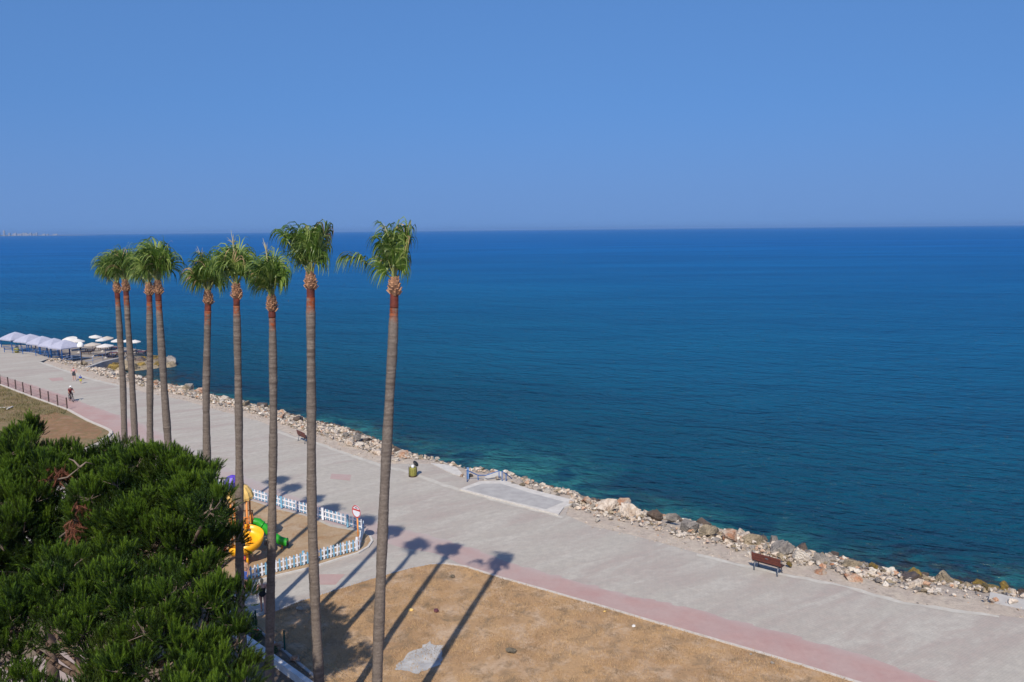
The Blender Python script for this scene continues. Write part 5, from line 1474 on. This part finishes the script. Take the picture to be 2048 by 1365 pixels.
# pale planks on the rough field
q = G(8, 818); root = empty('timber_planks', (q.x, q.y, .09), R(10)); tag(root, 'two pale planks lying crossed on the rough field at the left edge', 'planks')
MB().box((0, 0, .05), (1.7, .16, .06)).build('plank', M['concrete'], root); o = MB().box((.75, -.5, .09), (.16, 1.3, .06)).build('plank', M['concrete'], root)

# ================================================================== BATHING TERRACE
TZ = -0.8
terr = [G(-60, 690, TZ), G(20, 690, TZ), G(120, 692, TZ), G(230, 692, TZ), G(300, 703, TZ), G(248, 714, TZ), G(170, 737, TZ), G(110, 726, TZ), G(0, 716, TZ)]
sheet('bathing_terrace', terr, TZ, mat('terrace_boards', (0.25, 0.215, 0.185), (0.19, 0.165, 0.145), 0.7, .9, c=(.32, .28, .24), cscale=.3), 2.0)
strip('terrace_edge', [(167, 735), (205, 722), (248, 712)], .5, -.1, M['concrete_grey'], .6, z0=-1.5)
def pavilion(px, py, w, label, rz):
    q = G(px, py, TZ)
    root = empty('pavilion', (q.x, q.y, TZ), rz); tag(root, label, 'pavilion', 'lilac roofed pavilions')
    h = w / 2 - .12
    for sx in (-h, h):
        for sy in (-h, h): MB().box((sx, sy, 1.05), (.10, .10, 2.1)).build('post', M['blue_metal'], root)
    mb = MB(); e = w / 2 + .12
    vs = [(-e, -e, 2.0), (e, -e, 2.0), (e, e, 2.0), (-e, e, 2.0), (-e, -e, 2.14), (e, -e, 2.14), (e, e, 2.14), (-e, e, 2.14)]
    for k in range(5):
        t = k / 4; r_ = e * (1 - t) ** 0.85 + .02; z = 2.14 + 1.05 * t ** .9
        vs += [(-r_, -r_, z), (r_, -r_, z), (r_, r_, z), (-r_, r_, z)]
    fs = []
    n = len(vs) // 4
    for i in range(n - 1):
        for k in range(4): fs.append((i * 4 + k, i * 4 + (k + 1) % 4, i * 4 + 4 + (k + 1) % 4, i * 4 + 4 + k))
    fs.append(((n - 1) * 4, (n - 1) * 4 + 1, (n - 1) * 4 + 2, (n - 1) * 4 + 3))
    mb.add(vs, fs); rf = mb.build('roof', M['lilac'], root)
    for z in (.45, .85):
        mb = MB(); mb.bar((-h, h, z), (h, h, z), .04, .05); mb.bar((-h, -h, z), (-h, h, z), .04, .05); mb.bar((h, -h, z), (h, h, z), .04, .05)
        mb.build('side_rail', M['pale_blue_metal'], root)
    for k in range(2):
        mb = MB(); x = -.6 + k * 1.1
        mb.box((x, .3, .42), (.42, .42, .05)); mb.box((x, .5, .68), (.42, .05, .5)); [mb.box((x + a, .3 + b, .2), (.04, .04, .4)) for a in (-.18, .18) for b in (-.18, .18)]
        c = mb.build('chair', M['white_paint'])
        c.matrix_world = Matrix.Translation(root.location) @ Matrix.Rotation(rz, 4, 'Z')
        c.name = 'terrace_chair'; tag(c, 'white chair standing under the ' + label.split(',')[0], 'chair', 'chairs under ' + label)
rz = heading((10, 705), (150, 722))
pavilion(34, 704, 3.2, 'leftmost lilac pavilion on blue posts', rz)
pavilion(64, 709, 3.2, 'second lilac pavilion from the left', rz)
pavilion(88, 714, 3.0, 'middle lilac pavilion of the row', rz)
pavilion(112, 719, 3.0, 'fourth lilac pavilion from the left', rz)
pavilion(133, 723, 3.0, 'rightmost lilac pavilion, next to the mushroom lamp', rz)
# railing and barrel in front of the row
q0, q1 = G(6, 704), G(72, 712)
def parasol(px, py, w, h, m, label, tilt=0.0, taz=0.0, open_=.32):
    q = G(px, py, TZ)
    root = empty('parasol', (q.x, q.y, TZ)); tag(root, label, 'parasol')
    MB().tube([(0, 0, 0), (0, 0, h)], .03, 8).build('pole', M['pale_blue_metal'], root)
    MB().lathe([(0, 0), (.26, 0), (.26, .08), (.05, .12), (.05, .3)], 12).build('foot', M['concrete'], root)
    mb = MB(); n = 16; r_ = w / 2
    vs = [(0, 0, open_)]
    for rr_, z in ((.35, open_ * .68), (.7, open_ * .33), (1.0, 0.0), (1.01, -.12), (.97, -.02), (.6, open_ * .33), (.2, open_ * .7)):
        for k in range(n):
            a = 2 * math.pi * k / n; s_ = 1 - (.035 if k % 2 else 0)
            vs.append((r_ * rr_ * s_ * math.cos(a), r_ * rr_ * s_ * math.sin(a), z))
    fs = [(0, 1 + k, 1 + (k + 1) % n) for k in range(n)]
    for i in range(6):
        for k in range(n): fs.append((1 + i * n + k, 1 + (i + 1) * n + k, 1 + (i + 1) * n + (k + 1) % n, 1 + i * n + (k + 1) % n))
    mb.add(vs, fs); c = mb.build('canopy', m, root); c.location = (0, 0, h - open_ * .4); c.rotation_euler = (tilt * math.sin(taz), tilt * math.cos(taz), 0)
PAR = [((141, 703), 2.3, 'canvas', 'leftmost white parasol behind the pavilions, tilted to the viewer', .35, R(90)), ((158, 706), 2.0, 'canvas', 'white parasol just above the mushroom lamp', .12, 0),
       ((193, 697), 2.0, 'canvas', 'farthest white parasol of the terrace', .1, 0), ((205, 704), 1.8, 'canvas', 'small white parasol in the middle of the terrace', 0, 0), ((216, 700), 1.9, 'tan_canvas', 'beige parasol at the back of the terrace left of the palms', .1, 1),
       ((187, 714), 2.4, 'tan_canvas', 'tan parasol right of the mushroom lamp', 0, 0), ((212, 717), 2.4, 'canvas', 'white parasol at the front of the terrace on a blue pole', 0, 0),
       ((236, 706), 1.8, 'canvas', 'white parasol partly behind the leftmost palm', 0, 0), ((258, 706), 1.7, 'canvas', 'white parasol between the first two palms', 0, 0), ((272, 708), 1.7, 'canvas', 'white parasol just right of the second palm', 0, 0)]
for (p, w, m, lab, ti, ta) in PAR: parasol(p[0], p[1], w, 2.0, M[m], lab, ti, ta)
# mushroom lamp
q = G(164, 729)
root = empty('street_lamp', (q.x, q.y, -.1)); tag(root, 'lamp post with a white mushroom globe beside the pavilions', 'street lamp')
MB().tube([(0, 0, 0), (0, 0, .5), (0, 0, 2.5)], [.10, .075, .06], 10).build('post', M['dark_metal'], root)
MB().lathe([(0, 2.45), (.40, 2.47), (.44, 2.58), (.40, 2.85), (.26, 3.08), (.08, 3.17), (0, 3.18)], 18).build('lamp_globe', M['globe'], root)
MB().lathe([(0, 2.38), (.16, 2.40), (.14, 2.46), (0, 2.46)], 12).build('lamp_neck', M['dark_metal'], root)
# loungers and boats on the terrace
def lounger(px, py, lab, m, rz):
    q = G(px, py, TZ); root = empty('sun_lounger', (q.x, q.y, TZ), rz); tag(root, lab, 'sun lounger')
    MB().box((0, 0, .34), (1.3, .62, .07)).build('seat', M[m], root)
    mb = MB(); mb.box((.95, 0, .52), (.75, .62, .06), M=Matrix.Rotation(R(-30), 3, 'Y')); mb.build('backrest', M[m], root)
    for a in (-.55, .55):
        for b in (-.25, .25): MB().box((a, b, .16), (.06, .06, .32)).build('leg', M['wood_dark'], root)
for (px, py, lab, m) in ((206, 700, 'dark red lounger under the front white parasol', 'maroon'), (228, 699, 'maroon lounger left of the leftmost palm, back row', 'maroon'), (206, 713, 'dark lounger at the front edge of the terrace', 'wood_dark'), (228, 710, 'maroon lounger left of the leftmost palm, front row', 'maroon'), (222, 716, 'dark brown lounger nearest the terrace edge', 'wood_dark'), (258, 709, 'dark lounger between the first two palms', 'wood_dark'), (282, 708, 'maroon lounger between the second and third palms', 'maroon'), (180, 703, 'dark lounger beside the tan parasol', 'wood_dark'), (173, 709, 'grey-brown lounger right of the lamp post', 'wood_dark')):
    lounger(px, py, lab, m, heading((170, 712), (250, 712)))
# terrace railing
q0 = G(165, 726, TZ); pts = [G(165, 730, TZ), G(186, 728, TZ), G(206, 722, TZ), G(226, 717, TZ), G(246, 713, TZ)]
root = empty('terrace_railing', pts[0]); tag(root, 'pale blue pipe railing along the terrace edge', 'railing')
for p in pts: MB().tube([(0, 0, 0), (0, 0, 1.0)], .03, 8).build('post', M['pale_blue_metal'], root).location = p - pts[0]
for z in (.5, 1.0): MB().tube([p - pts[0] + Vector((0, 0, z)) for p in pts], .025, 6, 0, False).build('rail', M['pale_blue_metal'], root)
pts = [G(9, 705), G(26, 707), G(46, 709), G(72, 712), G(97, 716)]
root = empty('terrace_railing', pts[0]); tag(root, 'blue post railing between the promenade and the pavilions', 'railing')
for p in pts: MB().box((0, 0, .45), (.07, .07, .9)).build('post', M['blue_metal'], root).location = p - pts[0]
for z in (.45, .85): MB().tube([p - pts[0] + Vector((0, 0, z)) for p in pts], .025, 6, 0, False).build('rail', M['blue_metal'], root)
q = G(34, 706)
root = empty('barrel_bin', (q.x, q.y, 0)); tag(root, 'yellow-green barrel bin in front of the leftmost pavilion', 'bin')
MB().lathe([(0, 0), (.28, 0), (.33, .4), (.30, .8), (.26, .82), (.22, .7)], 14).build('barrel', M['bin_yellow'], root); mb = MB(); mb.ell((0, 0, .84), (.24, .24, .14), 10, 6); mb.build('rubbish_bag', M['black'], root)

# ================================================================== PEOPLE
def body_mods(o, vox, it=3):
    m = o.modifiers.new('remesh', 'REMESH'); m.mode = 'VOXEL'; m.voxel_size = vox; m.use_smooth_shade = True
    s = o.modifiers.new('smooth', 'SMOOTH'); s.iterations = it; s.factor = .5
def limb(mb, pts, rads, n=10): mb.tube(pts, rads, n); [mb.ell(p, r_ * 1.0, 10, 6) for p, r_ in zip(pts, rads)]
def hand(mb, w, d, side, s=1.0):
    """palm and five curled fingers; w wrist, d direction of the hand, side towards the thumb"""
    d = Vector(d).normalized(); side = Vector(side).normalized(); nrm = d.cross(side)
    pc = Vector(w) + d * .05 * s
    mb.ell(pc, (.042 * s, .018 * s, .052 * s), 8, 6, 0, Matrix((side, nrm, d)).transposed())
    for k, ln in enumerate((.072, .082, .076, .060)):
        b = pc + d * .04 * s + side * (.030 - .020 * k) * s
        mid = b + d * ln * .5 * s
        limb(mb, [b, mid, mid + (d * .8 + nrm * .6).normalized() * ln * .5 * s], [.0095 * s, .009 * s, .0075 * s], 6)
    b = pc + side * .036 * s - d * .01 * s
    limb(mb, [b, b + (side * .7 + d * .7) * .035 * s, b + (side * .7 + d * .7) * .035 * s + d * .03 * s], [.011 * s, .010 * s, .008 * s], 6)
def person(loc, rz, label, H, J, skin, hair, clothes, vox=.011, hat=None, group=None):
    """J: joints in metres for a 1.70 m figure looking along +Y, scaled to H"""
    k = H / 1.70
    root = empty('person', loc, rz); tag(root, label, 'person', group)
    S = lambda n_: Vector(J[n_]) * k
    mb = MB()
    pel, ch, nk, hd = S('pelvis'), S('chest'), S('neck'), S('head')
    up = (nk - pel).normalized()
    mb.ell(pel, (.165 * k, .115 * k, .13 * k), 14, 10); mb.ell(pel.lerp(ch, .45), (.130 * k, .095 * k, .15 * k), 14, 10); mb.ell(ch, (.155 * k, .108 * k, .17 * k), 14, 10)
    limb(mb, [S('shL').lerp(ch, .3), S('shL')], [.07 * k, .055 * k]); limb(mb, [S('shR').lerp(ch, .3), S('shR')], [.07 * k, .055 * k])
    limb(mb, [ch + up * .1 * k, nk, hd - up * .06 * k], [.07 * k, .052 * k, .052 * k])
    mb.ell(hd + up * .02 * k, (.074 * k, .092 * k, .115 * k), 14, 10)
    f = Vector((0, 1, 0))
    limb(mb, [hd + f * .085 * k + up * .015 * k, hd + f * .108 * k - up * .012 * k], [.010 * k, .014 * k], 6)
    for s in (-1, 1): mb.ell(hd + Vector((s * .076 * k, -.005 * k, .0)), (.012 * k, .022 * k, .03 * k), 6, 5)
    mb.ell(hd + f * .084 * k - up * .048 * k, (.026 * k, .012 * k, .011 * k), 6, 5)
    for s in ('L', 'R'):
        limb(mb, [S('sh' + s), S('sh' + s).lerp(S('el' + s), .5), S('el' + s), S('el' + s).lerp(S('wr' + s), .35), S('wr' + s)], [.050 * k, .045 * k, .038 * k, .038 * k, .026 * k])
        dh = S('wr' + s) - S('el' + s)
        hand(mb, S('wr' + s), dh, (0.05, 1, .1) if abs(dh.normalized().y) < .8 else (1 if s == 'L' else -1, 0, .2), k)
        limb(mb, [S('hip' + s), S('hip' + s).lerp(S('kn' + s), .45), S('kn' + s), S('kn' + s).lerp(S('an' + s), .3), S('an' + s)], [.088 * k, .076 * k, .054 * k, .055 * k, .035 * k])
        a = S('an' + s); limb(mb, [a - Vector((0, .035 * k, .035 * k)), a + Vector((0, .06 * k, -.045 * k)), a + Vector((0, .15 * k, -.055 * k))], [.034 * k, .033 * k, .022 * k])
    b = mb.build('body', M[skin], root); body_mods(b, vox)
    # eyes
    for s in (-1, 1):
        e = MB(); e.ell(hd + Vector((s * .03 * k, .083 * k, 0)) + up * .022 * k, .011 * k, 6, 5); e.build('eye', M['black'], root)
    if hair:
        hm, hl = hair
        mb = MB(); mb.ell(hd + up * .045 * k - f * .018 * k, (.086 * k, .096 * k, .098 * k), 14, 10)
        if hl: mb.ell(hd - f * .07 * k - up * .03 * k * hl, (.07 * k, .04 * k, .09 * k * hl), 10, 8)
        h_ = mb.build('hair', hm, root); body_mods(h_, .014, 2)
    for (nm, m_, parts) in clothes:
        mb = MB()
        for pt in parts:
            if pt[0] == 'e': mb.ell(Vector(pt[1]) * k, tuple(x * k for x in pt[2]), 14, 10)
            elif pt[0] == 'b': mb.ell(S(pt[1]) + Vector(pt[2]) * k, tuple(x * k for x in pt[3]), 14, 10)
            else:
                a_, b_ = S(pt[1]), S(pt[2]); limb(mb, [a_.lerp(b_, pt[3]), a_.lerp(b_, (pt[3] + pt[4]) / 2), a_.lerp(b_, pt[4])], [pt[5] * k, (pt[5] + pt[6]) / 2 * k, pt[6] * k], 12)
        c = mb.build(nm, m_, root); body_mods(c, .013, 3)
    if hat:
        mb = MB(); mb.lathe([(.0, .12 * k), (.07 * k, .115 * k), (.098 * k, .05 * k), (.102 * k, .0), (.10 * k + hat[1] * k, -.015 * k), (.09 * k, .0)], 16)
        h_ = mb.build('hat', hat[0], root); h_.location = hd + up * .05 * k
    return root
STAND = dict(pelvis=(0, 0, .93), chest=(0, 0, 1.25), neck=(0, -.01, 1.44), head=(0, .015, 1.57), shL=(-.17, 0, 1.38), shR=(.17, 0, 1.38), elL=(-.23, -.03, 1.10), elR=(.23, -.03, 1.10), wrL=(-.25, .05, .86), wrR=(.25, .05, .86),
             hipL=(-.085, 0, .90), hipR=(.085, 0, .90), knL=(-.10, .03, .48), knR=(.10, .03, .48), anL=(-.10, -.02, .09), anR=(.10, -.02, .09))
def pose(**kw): d = dict(STAND); d.update(kw); return d
hair_blond = mat('fair_hair', (.42, .30, .16), (.32, .22, .11), 20, .6)
hair_dark = mat('dark_hair', (.03, .02, .017), None, 20, .5)
c_black = mat('black_swimsuit', (.012, .012, .014), None, 5, .6); c_pink = mat('pink_cloth', (.50, .26, .27), (.45, .22, .24), 5, .8)
c_char = mat('charcoal_cloth', (.035, .04, .05), None, 5, .8); c_blue = mat('blue_cloth', (.05, .09, .30), None, 5, .8); c_ygreen = mat('yellow_green_cloth', (.42, .40, .06), None, 5, .8)
c_mar = mat('maroon_cloth', (.15, .03, .035), None, 5, .8); c_white = mat('white_cloth', (.72, .72, .72), None, 5, .8); c_dkp = mat('dark_plum_cloth', (.035, .018, .025), None, 5, .8); c_red = mat('red_cloth', (.42, .06, .06), None, 5, .8)
c_tan = mat('tan_cloth', (.36, .22, .15), None, 5, .8)
# woman in a black swimsuit walking away along the path
q = G(527, 1226)
walk = pose(anL=(-.09, .20, .09), knL=(-.09, .16, .50), anR=(.09, -.22, .14), knR=(.09, -.02, .49), wrL=(-.25, -.02, .87), elL=(-.24, -.10, 1.11), wrR=(.24, .16, .90), elR=(.23, .04, 1.10))
person((q.x, q.y, 0), heading((527, 1226), (545, 1205)) - R(70), 'woman in black swimsuit walking beside the seventh palm', 1.68, walk, 'skin', (hair_blond, .8),
       [('swimsuit', c_black, [('b', 'pelvis', (0, 0, 0), (.176, .126, .13)), ('b', 'pelvis', (0, 0, .15), (.143, .108, .15)), ('b', 'chest', (0, .0, -.05), (.168, .122, .15)), ('l', 'chest', 'shL', .2, .75, .035, .022), ('l', 'chest', 'shR', .2, .75, .035, .022)]), ('sandals', M['black'], [('b', 'anL', (0, .05, -.072), (.045, .13, .018)), ('b', 'anR', (0, .05, -.072), (.045, .13, .018))])])
q = G(492, 1178)
person((q.x, q.y, 0), R(150), 'person in red hat and tan top half hidden by pine beside the picket fence', 1.66, STAND, 'skin_tan', (hair_dark, 0), [('top', c_tan, [('b', 'chest', (0, 0, 0), (.175, .128, .19)), ('b', 'pelvis', (0, 0, .14), (.155, .122, .16)), ('l', 'shL', 'elL', 0, .7, .062, .06), ('l', 'shR', 'elR', 0, .7, .062, .06)]), ('shorts', c_blue, [('b', 'pelvis', (0, 0, -.02), (.178, .13, .13)), ('l', 'hipL', 'knL', 0, .7, .10, .09), ('l', 'hipR', 'knR', 0, .7, .10, .09)])], hat=(c_red, .03))
# woman and child on the promenade
q = G(149, 762)
akimbo = pose(elL=(-.36, -.06, 1.16), wrL=(-.20, .08, 1.0), elR=(.34, -.04, 1.14), wrR=(.22, .08, .98), anL=(-.13, 0, .09), anR=(.13, .03, .09))
person((q.x, q.y, 0), R(190), 'woman in pink top and dark skirt standing on the promenade by a child', 1.70, akimbo, 'skin', (hair_blond, .6), [('top', c_pink, [('b', 'chest', (0, 0, .02), (.17, .122, .18))]), ('dress', c_char, [('b', 'chest', (0, 0, -.16), (.165, .12, .12)), ('b', 'pelvis', (0, 0, 0), (.185, .14, .16)), ('l', 'hipL', 'knL', 0, .45, .11, .115), ('l', 'hipR', 'knR', 0, .45, .11, .115)]), ('shoes', c_white, [('b', 'anL', (0, .05, -.06), (.05, .13, .035)), ('b', 'anR', (0, .05, -.06), (.05, .13, .035))])], .014)
q = G(162, 768)
person((q.x, q.y, 0), R(200), 'small child in blue shirt and yellow-green shorts on the promenade', 1.05, pose(anL=(-.09, .1, .09), anR=(.09, -.1, .09)), 'skin', (hair_dark, .3), [('shirt', c_blue, [('b', 'chest', (0, 0, 0), (.185, .14, .2)), ('b', 'pelvis', (0, 0, .17), (.17, .13, .15)), ('l', 'shL', 'elL', 0, .7, .068, .066), ('l', 'shR', 'elR', 0, .7, .068, .066)]), ('shorts', c_ygreen, [('b', 'pelvis', (0, 0, -.02), (.185, .14, .14)), ('l', 'hipL', 'knL', 0, .8, .11, .10), ('l', 'hipR', 'knR', 0, .8, .11, .10)]), ('cap', c_blue, [('b', 'head', (0, -.01, .06), (.092, .105, .085))])], .013)
# bicycle and rider: the bicycle is built looking along +Y
bp, bq = (137, 801), (149, 806)
a, b = G(*bp), G(*bq); c = (a + b) / 2; hd_ = math.atan2((b - a).y, (b - a).x) - R(90)
root = empty('bicycle', (c.x, c.y, 0), hd_); tag(root, 'dark bicycle ridden along the red band by a cyclist in a white cap', 'bicycle')
for y, nm in ((-.52, 'wheel'), (.52, 'wheel')):
    wr = empty('wheel', (0, y, .34)); 
    bpy.data.objects.remove(wr)
    mb = MB(); n = 28
    ring = [(0, .33 * math.cos(2 * math.pi * k / n), .33 * math.sin(2 * math.pi * k / n)) for k in range(n + 1)]
    mb.tube(ring, .022, 6, 0, True, False); w = mb.build('wheel', M['rubber'], root); w.location = (0, y, .352)
    mb = MB()
    for k in range(10):
        t = math.pi * 2 * k / 10; mb.tube([(0, 0, 0), (0, .31 * math.cos(t), .31 * math.sin(t))], .004, 4)
    mb.tube([(-.05, 0, 0), (.05, 0, 0)], .025, 8); mb.build('spokes', M['grey_metal'], w)
mb = MB()
bb, seat, headt, ra, fa = Vector((0, -.08, .30)), Vector((0, -.22, .82)), Vector((0, .36, .86)), Vector((0, -.52, .352)), Vector((0, .52, .352))
for p, q in ((bb, seat), (bb, headt + Vector((0, .03, -.14))), (seat.lerp(bb, .15), headt), (bb, ra), (seat.lerp(bb, .15), ra), (headt + Vector((0, -.02, .06)), fa)): mb.tube([p, q], .018, 6)
mb.build('frame', M['dark_metal'], root)
mb = MB(); mb.ell((0, -.24, .86), (.08, .14, .035), 10, 6); mb.build('saddle', M['black'], root)
mb = MB(); mb.tube([(-.29, .26, 1.0), (-.2, .33, .98), (0, .34, .95), (.2, .33, .98), (.29, .26, 1.0)], .015, 6); mb.tube([headt, (0, .34, .95)], .016, 6); mb.build('handlebar', M['dark_metal'], root)
mb = MB(); mb.tube([(-.02, -.08, .30), (.02, -.08, .30)], .09, 14); mb.tube([(.02, -.08, .30), (.08, -.08, .14)], .012, 6); mb.tube([(-.02, -.08, .30), (-.08, -.08, .46)], .012, 6); mb.build('crank', M['grey_metal'], root)
ride = dict(pelvis=(0, -.24, .97), chest=(0, -.06, 1.26), neck=(0, .03, 1.43), head=(0, .09, 1.56), shL=(-.17, -.02, 1.38), shR=(.17, -.02, 1.38), elL=(-.24, .10, 1.14), elR=(.24, .10, 1.14), wrL=(-.25, .26, 1.04), wrR=(.25, .26, 1.04),
            hipL=(-.09, -.22, .93), hipR=(.09, -.22, .93), knL=(-.10, .16, .78), knR=(.10, .10, .62), anL=(-.10, -.05, .50), anR=(.10, -.10, .24))
person((c.x, c.y, 0), hd_, 'cyclist in maroon shirt and white cap riding the bicycle', 1.70, ride, 'skin_tan', (hair_dark, 0), [('shirt', c_mar, [('b', 'chest', (0, 0, 0), (.18, .14, .19)), ('e', (0, -.17, 1.10), (.16, .14, .16)), ('l', 'shL', 'elL', 0, .7, .066, .062), ('l', 'shR', 'elR', 0, .7, .066, .062)]), ('trousers', c_dkp, [('b', 'pelvis', (0, 0, -.02), (.175, .15, .13)), ('l', 'hipL', 'knL', 0, 1, .105, .075), ('l', 'hipR', 'knR', 0, 1, .105, .075), ('l', 'knL', 'anL', 0, .8, .072, .055), ('l', 'knR', 'anR', 0, .8, .072, .055)])], .014, hat=(c_white, .02))
